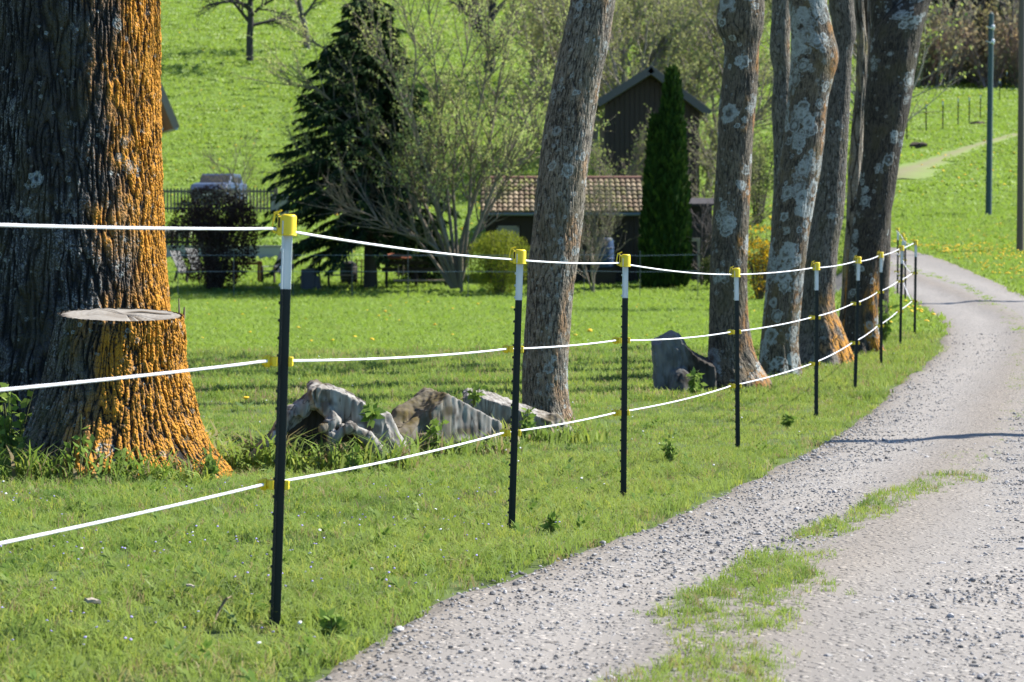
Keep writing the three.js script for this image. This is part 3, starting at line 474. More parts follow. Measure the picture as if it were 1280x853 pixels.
{
  const d = 14, cx = 405, by = 570, b = at(cx, by, d), t = thing('tree_stump', 'weathered hollow stump with arching roots, between the first two fence posts', 'tree stump', V(b.x, height(b.x, d), -d), 0, 'old tree stumps');
  const P = local([[386, 480], [394, 475], [413, 478], [440, 490], [476, 509], [480, 524], [490, 552], [470, 556], [440, 530], [404, 512], [392, 500]], d, cx, by), L = (q) => local([q], d, cx, by)[0];
  const P2 = local([[395, 484], [478, 512], [492, 575], [326, 575], [352, 528]], d, cx, by);
  const C = (a, b2) => [L(a), L(b2)], limbs = [C([398, 486, 0, 0.055], [366, 512, 0.02, 0.05]), C([366, 512, 0.02, 0.05], [312, 568, 0.05, 0.035]), C([408, 494, 0.04, 0.05], [414, 516, 0.09, 0.05]), C([414, 516, 0.09, 0.045], [399, 524, 0.13, 0.035]),
    C([408, 560, 0.14, 0.03], [410, 535, 0.15, 0.032]), C([410, 535, 0.15, 0.032], [430, 521, 0.15, 0.034]), C([430, 521, 0.15, 0.034], [450, 534, 0.16, 0.032]), C([450, 534, 0.16, 0.034], [474, 566, 0.17, 0.045]),
    C([476, 520, 0, 0.06], [488, 545, 0.03, 0.05]), C([488, 545, 0.03, 0.055], [502, 572, 0.05, 0.05]), C([340, 575, 0.12, 0.03], [392, 562, 0.16, 0.045]), C([330, 560, -0.1, 0.08], [480, 560, -0.12, 0.1])];
  const slits = [[425, 489, 431, 512, 0.008], [417, 490, 421, 505, 0.012]].map(([a, b1, c, e, w]) => [L([a, b1, 0.16]), L([c, e, 0.17]), w]);
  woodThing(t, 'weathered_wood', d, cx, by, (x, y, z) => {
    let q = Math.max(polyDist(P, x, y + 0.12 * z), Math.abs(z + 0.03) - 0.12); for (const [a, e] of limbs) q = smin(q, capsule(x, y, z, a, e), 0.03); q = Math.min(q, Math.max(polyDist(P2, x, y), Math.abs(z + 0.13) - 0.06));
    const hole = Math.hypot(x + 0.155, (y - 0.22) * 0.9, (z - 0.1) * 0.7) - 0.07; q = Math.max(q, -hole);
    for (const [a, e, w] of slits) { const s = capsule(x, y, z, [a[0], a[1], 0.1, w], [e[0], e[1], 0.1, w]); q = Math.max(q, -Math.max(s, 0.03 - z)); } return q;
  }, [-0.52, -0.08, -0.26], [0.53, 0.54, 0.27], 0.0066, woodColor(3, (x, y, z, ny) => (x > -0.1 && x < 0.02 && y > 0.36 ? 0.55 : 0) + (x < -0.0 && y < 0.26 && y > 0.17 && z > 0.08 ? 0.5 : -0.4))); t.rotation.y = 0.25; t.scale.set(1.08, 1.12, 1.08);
  for (let x = -0.42; x < 0.45; x += 0.13) STUMPS.push([b.x + x, d, 0.1]);
}
{
  const d = 15.1, cx = 555, by = 553, b = at(cx, by, d), t = thing('tree_stump', 'wedge-shaped sawn stump with a smooth whitish face and brown moss on its back', 'tree stump', V(b.x, height(b.x, d), -d), 0, 'old tree stumps');
  const P = local([[524, 500], [548, 480], [582, 500], [613, 517], [615, 560], [592, 563], [560, 563], [535, 548]], d, cx, by), L = (q) => local([q], d, cx, by)[0];
  const limbs = [[L([545, 486, -0.1, 0.035]), L([512, 508, -0.06, 0.055])], [L([512, 508, -0.06, 0.055]), L([482, 534, 0, 0.05])], [L([530, 512, 0.04, 0.06]), L([496, 530, 0.08, 0.05])], [L([496, 530, 0.08, 0.05]), L([488, 556, 0.1, 0.055])], [L([520, 535, 0.1, 0.06]), L([540, 560, 0.14, 0.06])], [L([560, 545, 0.14, 0.05]), L([575, 562, 0.17, 0.05])]];
  woodThing(t, 'weathered_wood', d, cx, by, (x, y, z) => { let q = Math.max(polyDist(P, x, y + 0.1 * z), Math.abs(z + 0.02) - 0.16); for (const [a, e] of limbs) q = smin(q, capsule(x, y, z, a, e), 0.035); return Math.max(q, -(Math.hypot((x - 0.2) * 1.4, y - 0.06, z - 0.14) - 0.05)); },
    [-0.47, -0.1, -0.26], [0.38, 0.47, 0.28], 0.0066, woodColor(13, (x, y, z, ny) => (x < -0.02 ? 0.75 - Math.max(0, y - 0.18) * 1.2 * (z > 0.12 ? 1 : 0) - (ny < 0.2 ? 0.35 : 0) : -0.4 + 1.2 * (y < 0.16 && x < 0.1 ? 0.5 : 0))), 0.008); t.rotation.y = 0.62; t.scale.set(1.24, 1.1, 1);
  for (let x = -0.3; x < 0.3; x += 0.12) STUMPS.push([b.x + x, d, 0.13]);
}
{
  const d = 16.1, cx = 640, by = 542, b = at(cx, by, d), t = thing('tree_stump', 'low grey sawn stump with a sloping top, at the foot of the slim leaning tree', 'tree stump', V(b.x, height(b.x, d), -d), 0, 'old tree stumps');
  const P = local([[578, 488], [584, 484], [604, 486], [640, 499], [690, 516], [704, 532], [706, 552], [600, 556], [588, 530]], d, cx, by);
  woodThing(t, 'weathered_wood', d, cx, by, (x, y, z) => { let q = Math.max(polyDist(P, x, y + 0.16 * z), Math.abs(z + 0.02) - 0.13); q = Math.max(q, -(Math.hypot(x - 0.03, (y - 0.0) * 0.5, z - 0.13) - 0.03)); return smin(q, capsule(x, y, z, [0.3, 0.12, 0, 0.06], [0.42, -0.02, 0.05, 0.06]), 0.03); },
    [-0.4, -0.1, -0.22], [0.5, 0.38, 0.2], 0.0066, woodColor(23, (x, y, z, ny) => (x > 0.18 ? 0.3 : -0.4)), 0.008);
  for (let x = -0.3; x < 0.36; x += 0.12) STUMPS.push([b.x + x, d, 0.12]);
}
{ // the sawn second stem that grows from the foot of the burl tree: part of that tree
  const d = 21.3, cx = 860, by = 492, b = at(cx, by, d), off = V(b.x - twinTree.position.x, 0.02, twinTree.position.z * -1 - d);
  const P = local([[814, 436], [842, 423], [851, 428], [860, 441], [868, 449], [880, 456], [892, 462], [900, 508], [880, 512], [820, 512], [818, 465]], d, cx, by), L = (q) => local([q], d, cx, by)[0];
  const g = woodThing(twinTree, 'sawn_stem', d, cx, by, (x, y, z) => smin(Math.max(polyDist(P, x, y + 0.12 * z), Math.abs(z + 0.09) - 0.16 - 0.09 * (0.5 - y)), capsule(x, y, z, [...L([850, 480, 0.12]).slice(0, 3), 0.1], [...L([850, 506, 0.2]).slice(0, 3), 0.12]), 0.06),
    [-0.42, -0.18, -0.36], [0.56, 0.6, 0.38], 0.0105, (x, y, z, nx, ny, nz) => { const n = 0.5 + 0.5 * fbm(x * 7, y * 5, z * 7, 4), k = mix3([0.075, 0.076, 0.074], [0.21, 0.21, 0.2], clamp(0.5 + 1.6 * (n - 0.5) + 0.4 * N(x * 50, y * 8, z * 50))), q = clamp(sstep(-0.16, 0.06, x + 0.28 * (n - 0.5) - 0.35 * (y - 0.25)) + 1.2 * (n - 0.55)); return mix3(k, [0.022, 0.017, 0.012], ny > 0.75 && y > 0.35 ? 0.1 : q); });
  g.position.copy(off); tag(g, 'sawn-off second stem joined to the foot of the tree');
  for (let x = -0.3; x < 0.3; x += 0.12) STUMPS.push([b.x + x, d, 0.2]);
}
// ---------------------------------------------------------------- the rope fence
const postM = std([0.003, 0.0095, 0.007], 0.62, { }), whiteM = std([0.56, 0.61, 0.61], 0.5), yellowM = std([0.9, 0.66, 0.02], 0.45), ropeM = std([0.82, 0.83, 0.86], 0.7), slotM = std([0.05, 0.035, 0.005], 0.8);
const POST_H = 1.25, TIP = 0.154;
function tShape(a, h0, h1) { const s = new THREE.Shape([[-0.017, -0.019], [-0.012, -0.019], [-0.012, -0.0035], [0.0125, -0.0035], [0.0125, 0.0035], [-0.012, 0.0035], [-0.012, 0.019], [-0.017, 0.019]].map(([x, y]) => new THREE.Vector2(x, y))); return new THREE.ExtrudeGeometry(s, { depth: h1 - h0, bevelEnabled: false }).rotateX(-Math.PI / 2).translate(0, h0, 0); }
function buildPost(t) {
  const studs = [tShape(0, -0.25, POST_H - 0.07 - TIP)], tipStuds = [tShape(0, POST_H - 0.07 - TIP, POST_H - 0.02)];
  for (let y = 0.03; y < POST_H - 0.08; y += 0.053) (y < POST_H - 0.24 ? studs : tipStuds).push(place(new THREE.CylinderGeometry(0.004, 0.0065, 0.007, 8), -0.0195, y, 0, 0, 0, Math.PI / 2));
  for (const z of [-0.015, 0.015]) studs.push(box(0.003, POST_H - 0.24, 0.004, -0.0112, (POST_H - 0.24) / 2, z));
  obj('post_shaft', studs, postM, t); obj('white_tip', tipStuds, whiteM, t);
  const capPts = [[0.0005, 0.064], [0.016, 0.064], [0.0215, 0.061], [0.0235, 0.056], [0.0235, 0.004], [0.0255, 0.003], [0.0255, 0], [0.02, 0]].map(([x, y]) => new THREE.Vector2(x, y));
  const cap = obj('cap_insulator', [new THREE.LatheGeometry(capPts, 24).translate(0, POST_H - 0.064, 0), new RoundedBoxGeometry(0.03, 0.058, 0.03, 2, 0.005).translate(-0.018, POST_H - 0.035, 0)], yellowM, t);
  const hook = new THREE.TubeGeometry(new THREE.CatmullRomCurve3([V(-0.03, POST_H - 0.004, 0.006), V(-0.039, POST_H + 0.004, 0.006), V(-0.0445, POST_H - 0.012, 0.006), V(-0.046, POST_H - 0.05, 0.006), V(-0.036, POST_H - 0.056, 0.006), V(-0.026, POST_H - 0.05, 0.006)]), 20, 0.0032, 6);
  const lug = new THREE.TubeGeometry(new THREE.CatmullRomCurve3([V(-0.044, POST_H + 0.002, 0.006), V(-0.032, POST_H + 0.006, 0.006), V(-0.02, POST_H + 0.012, 0.006)]), 8, 0.0032, 6);
  const h = new THREE.Mesh(mergeGeometries([hook, lug]), yellowM); h.name = 'rope_hook'; cap.add(h);
  const sl = new THREE.Mesh(box(0.006, 0.03, 0.002, -0.027, POST_H - 0.026, 0.0152), slotM); sl.name = 'slot'; cap.add(sl);
  for (const f of [0.353, 0.65]) {
    const y = POST_H * (1 - f), g = [new RoundedBoxGeometry(0.016, 0.03, 0.046, 2, 0.003).translate(-0.0265, y, 0), new RoundedBoxGeometry(0.013, 0.029, 0.02, 2, 0.003).translate(0.0195, y, 0.003), box(0.05, 0.005, 0.005, 0, y + 0.008, -0.0215), box(0.05, 0.005, 0.005, 0, y - 0.008, -0.0215)];
    for (const [x, rr] of [[-0.036, 0.015], [-0.0455, 0.0195], [-0.0545, 0.0185], [-0.0625, 0.0135]]) g.push(place(new THREE.CylinderGeometry(rr, rr, 0.0075, 18), x, y, 0.004, 0, 0, Math.PI / 2));
    g.push(place(new THREE.TorusGeometry(0.0125, 0.004, 8, 18), -0.05, y + 0.001, 0.012, 0, 0.35, 0), box(0.02, 0.008, 0.012, -0.03, y, 0.004));
    obj('clip_insulator', g, yellowM, t);
  }
}
// [distance, foot x, foot y, top x, top y] from the photo
const POSTS = [
  [6.88, 345, 787, 361, 268, 'nearest fence post, in front of the hollow stump, tilting slightly, with yellow cap'],
  [9.85, 640, 672, 651, 312, 'second fence post from the camera, in front of the slim leaning tree'],
  [11.75, 780, 626, 782.5, 318, 'third fence post from the camera, between the slim leaning tree and the sawn stem'],
  [15.5, 923, 564, 921, 335, 'fourth fence post from the camera, in front of the burl tree with the sawn stem'],
  [18.3, 1021, 529, 1021.5, 328, 'fifth fence post from the camera, in front of the broad orange root flare'],
  [21.4, 1069.5, 488, 1074, 321, 'sixth fence post from the camera, in front of the dark forked tree'],
  [25, 1102, 458, 1102, 315, 'seventh fence post from the camera, at the orange edge of the forked tree'],
  [28, 1126, 434, 1128, 307, 'eighth fence post from the camera, standing clear of the last trunk'],
  [30, 1144, 419, 1145.5, 300, 'ninth fence post, at the corner where the ropes reach the road bend'],
  [39, 1132, 385, 1132, 297, 'blurred fence post just behind the corner post on the road bend'],
  [40, 1127.5, 380, 1129.5, 292, 'blurred fence post with its cap between two others behind the corner'],
  [41, 1122.5, 374, 1123, 285, 'farthest small fence post of the near fence, against the road bend']];
const fence = [], G1 = 'fence posts along the gravel road';
const proto = (() => {
  const d = 4.05, foot = onLand(-1.72, d), t = thing('fence_post', 'fence post outside the frame before the nearest one', 'fence post', foot, 0, G1); buildPost(t); fence.push(t); return t;
})();
for (const [d, fx, fy, tx, ty, label] of POSTS) {
  const f = at(fx, fy, d), foot = onLand(f.x, d), top = at(tx, ty, d), t = proto.clone(); t.name = numbered('fence_post'); scene.add(t); t.userData = { label, category: 'fence post', group: G1 };
  t.position.copy(foot); const ax = top.clone().sub(foot), len = ax.length(); t.quaternion.setFromUnitVectors(V(0, 1, 0), ax.normalize()); t.scale.set(1, len / POST_H, 1); fence.push(t);
}
scene.updateMatrixWorld(true);
const hookAt = (t, f) => t.localToWorld(V(f < 0.1 ? -0.036 : -0.046, POST_H * (1 - f), 0.005));
[[0.036, 'topmost white rope of the fence, running through the yellow post caps'], [0.353, 'middle white rope of the fence, clipped halfway up the posts'], [0.65, 'lowest white rope of the fence, nearest the grass']].forEach(([f, label]) => {
  const path = [], mb = new MB(true);
  for (let k = 0; k < fence.length - 1; k++) {
    const a = hookAt(fence[k], f), b = hookAt(fence[k + 1], f), n = 14, sag = 0.004 * a.distanceTo(b);
    for (let s = 0; s < n; s++) { const q = a.clone().lerp(b, s / n); q.y -= sag * 4 * (s / n) * (1 - s / n); path.push(q); }
  }
  path.push(hookAt(fence[fence.length - 1], f));
  const fine = new THREE.CatmullRomCurve3(path, false, 'centripetal'), pts = fine.getPoints(700); 
  obj('electric_rope', mb.tube(pts, pts.map((_, k) => 0.0041 + 0.0003 * Math.sin(k * 2.1)), 8).geo(), ropeM); const m = scene.children[scene.children.length - 1]; m.geometry.deleteAttribute('color'); tag(m, label, 'rope', 'white ropes of the fence');
});
{ // far fence on the slope
  const feet = [[1134, 177, 'far slope fence post closest to the row of trees'], [1158, 167, 'second post of the far slope fence from the trees'], [1179, 163, 'third post of the far slope fence from the trees'], [1198, 158, 'fourth post of the far slope fence, next to the dark earth clod'], [1212, 156, 'fifth post of the far slope fence, above the dark earth clod'], [1226, 150, 'far slope fence post just before the tall green pole'], [1250, 127, 'far slope fence post just past the tall green pole, in shade'], [1259, 114, 'uppermost far slope fence post at the wood edge']];
  for (const [x, y, label] of feet) { const p = ground(x, y), t = proto.clone(); t.name = numbered('fence_post'); scene.add(t); t.position.copy(p); t.scale.set(2, 1.3, 2); t.userData = { label, category: 'fence post', group: 'posts of the far slope fence' }; }
}
// ---------------------------------------------------------------- garden, buildings and trees behind the lawn
const darkLeafM = leafMat([0.022, 0.045, 0.02], 0.15), twigM = std([0.1, 0.085, 0.07], 0.95), paleTwigM = std([0.26, 0.24, 0.19], 0.95), vleafM = leafMat([1, 1, 1], 0.4, { vertexColors: true });
const px = (n, d) => n / F * d;                                        // photo pixels to metres at a distance
function foot(x, y) { const p = ground(x, y); return p; }
{ // spruce
  const d = 73, p = onLand(at(463, 362, d).x, d), t = thing('spruce_tree', 'dark spruce with drooping branches behind the lawn', 'tree', p), r = rngOf(61), tr = new MB(), nd = new MB(true), H = 9.5;
  tr.tube([V(0, -0.2, 0), V(0, 2, 0), V(0.02, 6, 0), V(0, H, 0)], [0.24, 0.19, 0.13, 0.02], 10); const br = new MB();
  for (let k = 0; k < 560; k++) {
    const h = 1.35 + Math.pow(r(), 0.85) * (H - 1.6), a = r() * 6.283, L = (2.95 * Math.pow(Math.max(0, 1 - (h - 1) / (H - 1)), 0.62) + 0.12) * (0.62 + 0.62 * r()) * (h < 2 ? 0.85 : 1) * (Math.cos(a) < 0 ? 1.2 : 0.92), n = 6, path = [], droop = (h < 4 ? 0.45 : 0.3) + 0.3 * r();
    for (let j = 0; j <= n; j++) { const q = j / n; path.push(V(Math.cos(a) * L * q, h + 0.25 * L * q * 0.5 - droop * L * q * q * 0.75 + 0.08 * L * q * q * q, Math.sin(a) * L * q)); }
    br.tube(path, path.map((_, j) => 0.028 * (1 - 0.85 * j / n)), 3);
    for (let j = 0; j < 150; j++) {
      const q = 0.18 + 0.82 * r(), i = Math.min(n - 1, Math.floor(q * n)), c = path[i].clone().lerp(path[i + 1], q * n - i), sd = r() < 0.5 ? 1 : -1, dir = V(Math.cos(a) * 0.7 - Math.sin(a) * sd * r(), -0.3 - 1.1 * r(), Math.sin(a) * 0.7 + Math.cos(a) * sd * r()).normalize();
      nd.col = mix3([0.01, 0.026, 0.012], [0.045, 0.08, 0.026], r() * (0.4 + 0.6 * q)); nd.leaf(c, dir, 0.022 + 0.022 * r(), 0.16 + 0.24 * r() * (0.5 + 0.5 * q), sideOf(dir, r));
    }
  }
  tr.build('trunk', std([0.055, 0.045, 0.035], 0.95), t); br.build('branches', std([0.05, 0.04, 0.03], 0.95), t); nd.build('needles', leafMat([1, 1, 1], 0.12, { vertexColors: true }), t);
}
{ // willow with many stems
  const d = 71, p = onLand(at(571, 362, d).x, d), t = thing('willow_tree', 'many-stemmed willow with fine pale new leaves fanning out over the lawn edge', 'tree', p), r = rngOf(62), mb = new MB(), lf = new MB(true), tips = [];
  const stems = [[[567, 360], [545, 310], [522, 265], [497, 222], [466, 180], [432, 142], [395, 112], [352, 100]], [[568, 360], [550, 300], [528, 250], [500, 190], [468, 140], [436, 92], [405, 60], [372, 42]], [[565, 360], [538, 320], [512, 290], [480, 252], [446, 228], [405, 214], [372, 206]],
    [[570, 360], [556, 290], [540, 232], [520, 170], [498, 110], [474, 50], [456, -10]], [[572, 360], [563, 280], [556, 215], [552, 170], [546, 110], [540, 50], [532, -20]], [[572, 360], [570, 290], [566, 230], [570, 170], [574, 110], [590, 40], [600, -30]], [[573, 360], [578, 300], [592, 250], [606, 205], [616, 150], [626, 90], [640, 20], [648, -20]],
    [[574, 360], [588, 310], [604, 268], [622, 222], [644, 180], [666, 130], [692, 80], [712, 30]], [[574, 360], [584, 316], [612, 262], [640, 214], [668, 186], [700, 168]], [[571, 360], [560, 310], [548, 270], [534, 215], [514, 140], [520, 70], [510, 0]], [[575, 360], [584, 290], [588, 232], [590, 180], [604, 110], [612, 60], [610, 0]], [[570, 360], [555, 322], [530, 300], [495, 290], [460, 268], [436, 262]]];
  stems.forEach((s, k) => {
    const off = (r() - 0.5) * 3.4, pts = s.map(([x, y], j) => at(x, y, d + off * j / (s.length - 1)).sub(p)), cv = new THREE.CatmullRomCurve3(pts).getPoints(22), R = k % 3 === 0 ? 0.085 : 0.065;
    pts[0].y = -0.1; mb.tube(cv, cv.map((_, j) => R * (1 - 0.85 * j / 22)), 7);
    for (let j = 0; j < 34; j++) { const i = 6 + Math.floor(r() * 17), ax = cv[Math.min(22, i + 1)].clone().sub(cv[i - 1]).normalize(), sd = sideOf(ax, r), an = 0.45 + 0.5 * r(); grow(mb, r, cv[i], ax.multiplyScalar(Math.cos(an)).addScaledVector(sd, Math.sin(an)).add(V(0, 0.25, 0)).normalize(), 0.9 + 1.3 * r(), 0.034 * (1 - 0.5 * i / 22), 1, { levels: 2, kids: [0, 5], from: [0, 0.15], angle: [0, 0.6], ratio: [0, 0.6], wob: 0.14, rise: 0.07, thin: 0.009 }, tips); }
  });
  leaves(lf, r, tips.filter((q) => q[0].y > 2.4 + 0.3 * Math.abs(q[0].x)), 10, 0.026, 0.08, [[0.36, 0.42, 0.11], [0.62, 0.68, 0.24]]);
  mb.build('stems', std([0.18, 0.15, 0.11], 0.95), t); lf.build('young_leaves', vleafM, t);
}
function bush(name, label, cx, yb, yt, halfW, d, o) {                   // a leafy bush seen at photo x cx, from yb up to yt, halfW wide
  const p = onLand(at(cx, yb, d).x, d), t = thing(name, label, 'bush', p), r = rngOf(o.seed), H = px(yb - yt, d), W = px(halfW, d), mb = new MB(), lf = new MB(true);
  for (let k = 0; k < (o.stems ?? 26); k++) { const a = r() * 6.283, s = Math.sqrt(r()) * W * 0.85, e = V(Math.cos(a) * s, H * (0.55 + 0.42 * r()), Math.sin(a) * s); mb.tube([V(e.x * 0.12, -0.05, e.z * 0.12), V(e.x * 0.5, e.y * 0.55, e.z * 0.5), e], [o.thick ?? 0.022, 0.014, 0.004], 4); }
  for (let k = 0; k < o.n; k++) {
    const v = dirRand(r), q = Math.pow(r(), 0.45), c = V(v.x * q * W, H * (o.mid ?? 0.55) + v.y * q * H * (1 - (o.mid ?? 0.55)) * (v.y < 0 ? (o.mid ?? 0.55) / (1 - (o.mid ?? 0.55)) : 1), v.z * q * W);
    if (N(c.x * 1.6 / W, c.y * 1.6 / W, c.z * 1.6 / W + o.seed) < (o.gap ?? -0.25) || c.y < 0) continue; const dd = dirRand(r, o.up ?? 0.3);
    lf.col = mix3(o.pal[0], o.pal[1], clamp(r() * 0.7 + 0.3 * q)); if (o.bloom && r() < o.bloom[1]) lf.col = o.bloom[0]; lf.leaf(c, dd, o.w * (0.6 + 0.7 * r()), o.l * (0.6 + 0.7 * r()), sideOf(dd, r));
  }
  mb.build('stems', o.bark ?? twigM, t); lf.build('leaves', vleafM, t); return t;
}
bush('barberry_bush', 'dark purple-brown bush at the left of the garden, before the parked car', 268, 366, 232, 58, 72, { seed: 63, n: 22000, w: 0.028, l: 0.085, pal: [[0.02, 0.016, 0.012], [0.075, 0.038, 0.03]], stems: 46, gap: -0.2, up: 0.1, thick: 0.03 });
bush('bright_bush', 'rounded yellow-green bush under the tiled shed roof', 625, 366, 283, 42, 69.5, { seed: 64, n: 12000, w: 0.014, l: 0.1, pal: [[0.11, 0.15, 0.015], [0.3, 0.33, 0.03]], stems: 30, up: 0.6 });
bush('forsythia_bush', 'bush with golden yellow blossom seen between two trunks', 950, 350, 250, 30, 66, { seed: 65, n: 4200, w: 0.03, l: 0.08, pal: [[0.1, 0.14, 0.03], [0.22, 0.24, 0.06]], bloom: [[0.72, 0.45, 0.02], 0.5], gap: -0.1 });
bush('low_bush', 'low green bush beside the pale post frame', 895, 366, 318, 20, 72, { seed: 67, n: 1600, w: 0.03, l: 0.09, pal: [[0.05, 0.07, 0.02], [0.12, 0.14, 0.04]] });
bush('leafy_bush', 'loose green bush up the slope beyond the barn', 915, 262, 110, 46, 98, { seed: 68, n: 6500, w: 0.05, l: 0.14, pal: [[0.13, 0.16, 0.05], [0.27, 0.3, 0.09]], gap: 0.0, stems: 60 });
bush('leafy_bush', 'pale green bush between the slim leaning tree and the barn', 738, 300, 148, 36, 86, { seed: 69, n: 4200, w: 0.04, l: 0.11, pal: [[0.13, 0.17, 0.05], [0.3, 0.34, 0.1]], gap: 0.02, stems: 46 });
bush('leafy_bush', 'green undergrowth between the burl tree and the lichen-coated tree', 948, 300, 175, 34, 96, { seed: 70, n: 3600, w: 0.05, l: 0.14, pal: [[0.1, 0.14, 0.04], [0.2, 0.24, 0.07]], gap: 0.02 });
bush('dark_shrub', 'dark evergreen shrub behind the bench with the pale seat board', 522, 364, 298, 46, 76, { seed: 92, n: 9000, w: 0.035, l: 0.1, pal: [[0.014, 0.026, 0.01], [0.05, 0.075, 0.025]], gap: -0.15 });
for (const [x, y, h, w, s, l] of [[212, 272, 258, 13, 71, 'white flowering shrub nearest the enormous tree, before the picket fence'], [230, 272, 257, 9, 72, 'smaller white flowering shrub beside the purple-brown bush']]) bush('flowering_shrub', l, x, y, h, w, 92, { seed: s, n: 700, w: 0.04, l: 0.1, pal: [[0.1, 0.14, 0.05], [0.2, 0.22, 0.1]], bloom: [[0.7, 0.68, 0.66], 0.6] });
function bareTree(name, label, x, y, d, H, o) {
  const p = d ? onLand(at(x, y, d).x, d) : ground(x, y), t = thing(name, label, o.cat ?? 'tree', p, 0, o.group), r = rngOf(o.seed), mb = new MB(), lf = new MB(true), tips = [];
  grow(mb, r, V(0, -0.2, 0), V(o.leanX ?? 0.03, 1, 0).normalize(), H * 0.62, o.rad ?? H * 0.016, 0, { levels: 3, kids: o.kids ?? [13, 6, 5], from: [o.from ?? 0.25, 0.2, 0.15], angle: [o.open ?? 0.8, 0.65, 0.6], ratio: [o.ratio ?? 0.6, 0.6, 0.55], wob: o.wob ?? 0.13, rise: o.rise ?? 0.08, seg: 8, thin: o.thin ?? 0.008 }, tips);
  mb.build('trunk', o.bark ?? twigM, t); if (o.per) { leaves(lf, r, tips, o.per, o.w ?? 0.05, o.l ?? 0.13, o.pal); lf.build('leaves', vleafM, t); } return t;
}
const HAZEL = { pal: [[0.2, 0.22, 0.08], [0.38, 0.4, 0.15]], bark: std([0.2, 0.175, 0.145], 0.95) }, GB = 'leafing trees behind the barn';
[[690, 205, 118, 13, 'first from the slim leaning tree'], [742, 190, 126, 14, 'left of the barn roof'], [792, 200, 112, 13, 'rising over the barn roof ridge'], [836, 180, 124, 14, 'behind the tall green conifer column'], [884, 190, 116, 13, 'touching the burl tree'], [926, 175, 128, 14, 'between the burl tree and the lichen-coated tree'], [664, 150, 150, 14, 'farthest up the slope beside the slim leaning tree'], [770, 150, 146, 15, 'highest on the slope above the barn']].forEach(([x, y, d, h, w], k) => bareTree('leafing_tree', `grey-brown tree just coming into leaf, ${w}`, x, y, d, h, { seed: 140 + k, per: 8, ...HAZEL, group: GB, kids: [19, 8, 6], from: 0.12, open: 0.75, thin: 0.014, w: 0.05, l: 0.15 }));
bareTree('bare_tree', 'dark bare tree standing alone on the bright hillside', 312, 78, 0, 13, { seed: 151, kids: [16, 9, 7], from: 0.3, open: 1.1, ratio: 0.5, rise: -0.06, rad: 0.27, bark: std([0.05, 0.045, 0.045], 0.95), thin: 0.012 });
bareTree('bare_tree', 'faint bare tree on the hillside behind the spruce', 384, 62, 0, 12, { seed: 152, kids: [14, 8, 6], from: 0.3, open: 1.0, ratio: 0.5, rad: 0.25, bark: std([0.09, 0.09, 0.08], 0.95), thin: 0.012 });
bareTree('bare_tree', 'dark bare tree on the hillside seen through the willow', 611, 92, 0, 12, { seed: 153, kids: [12, 7, 5], from: 0.15, rad: 0.4, bark: std([0.05, 0.045, 0.045], 0.95), thin: 0.012 });
bareTree('bare_shrub', 'thin leafless shrub on the slope right of the picket fence', 306, 262, 92, 5.2, { seed: 154, cat: 'bush', kids: [12, 6, 5], from: 0.05, open: 0.9, rad: 0.05, thin: 0.006, per: 1, w: 0.02, l: 0.06, pal: [[0.1, 0.13, 0.04], [0.18, 0.2, 0.07]] });
bareTree('bare_shrub', 'arching brown shrub hiding the lower barn wall beside the burl tree', 884, 330, 84, 7.2, { seed: 158, cat: 'bush', kids: [18, 8, 5], from: 0.08, open: 0.8, rad: 0.06, thin: 0.008, rise: -0.02, bark: std([0.2, 0.165, 0.125], 0.95), per: 2, w: 0.03, l: 0.08, pal: HAZEL.pal });
bareTree('bare_shrub', 'twiggy budding shrub over the tiled roof, before the barn wall', 764, 330, 83, 6.4, { seed: 159, cat: 'bush', kids: [18, 8, 5], from: 0.08, open: 0.8, rad: 0.06, thin: 0.008, bark: std([0.16, 0.13, 0.1], 0.95), per: 2, w: 0.035, l: 0.09, pal: [[0.16, 0.2, 0.06], [0.34, 0.38, 0.12]] });
bareTree('bare_shrub', 'leggy brown shrub against the dark shed wall', 742, 362, 70, 4.4, { seed: 155, cat: 'bush', kids: [18, 7, 5], from: 0.03, open: 0.42, rad: 0.05, thin: 0.006, rise: 0.12, bark: std([0.2, 0.17, 0.13], 0.95), per: 1, w: 0.02, l: 0.05, pal: HAZEL.pal });
bareTree('bare_shrub', 'dark arching shrub over the pale post frame', 878, 350, 74, 4.2, { seed: 156, cat: 'bush', kids: [16, 8, 5], from: 0.1, open: 0.9, rad: 0.05, thin: 0.007, rise: -0.03, bark: std([0.1, 0.085, 0.08], 0.95) });
bareTree('young_leafy_tree', 'light green leafy branches behind the forked tree', 1104, 330, 56, 8.6, { seed: 157, kids: [13, 6, 5], from: 0.4, open: 0.8, rad: 0.09, per: 3, w: 0.035, l: 0.1, pal: [[0.2, 0.26, 0.06], [0.4, 0.46, 0.12]], bark: paleTwigM });
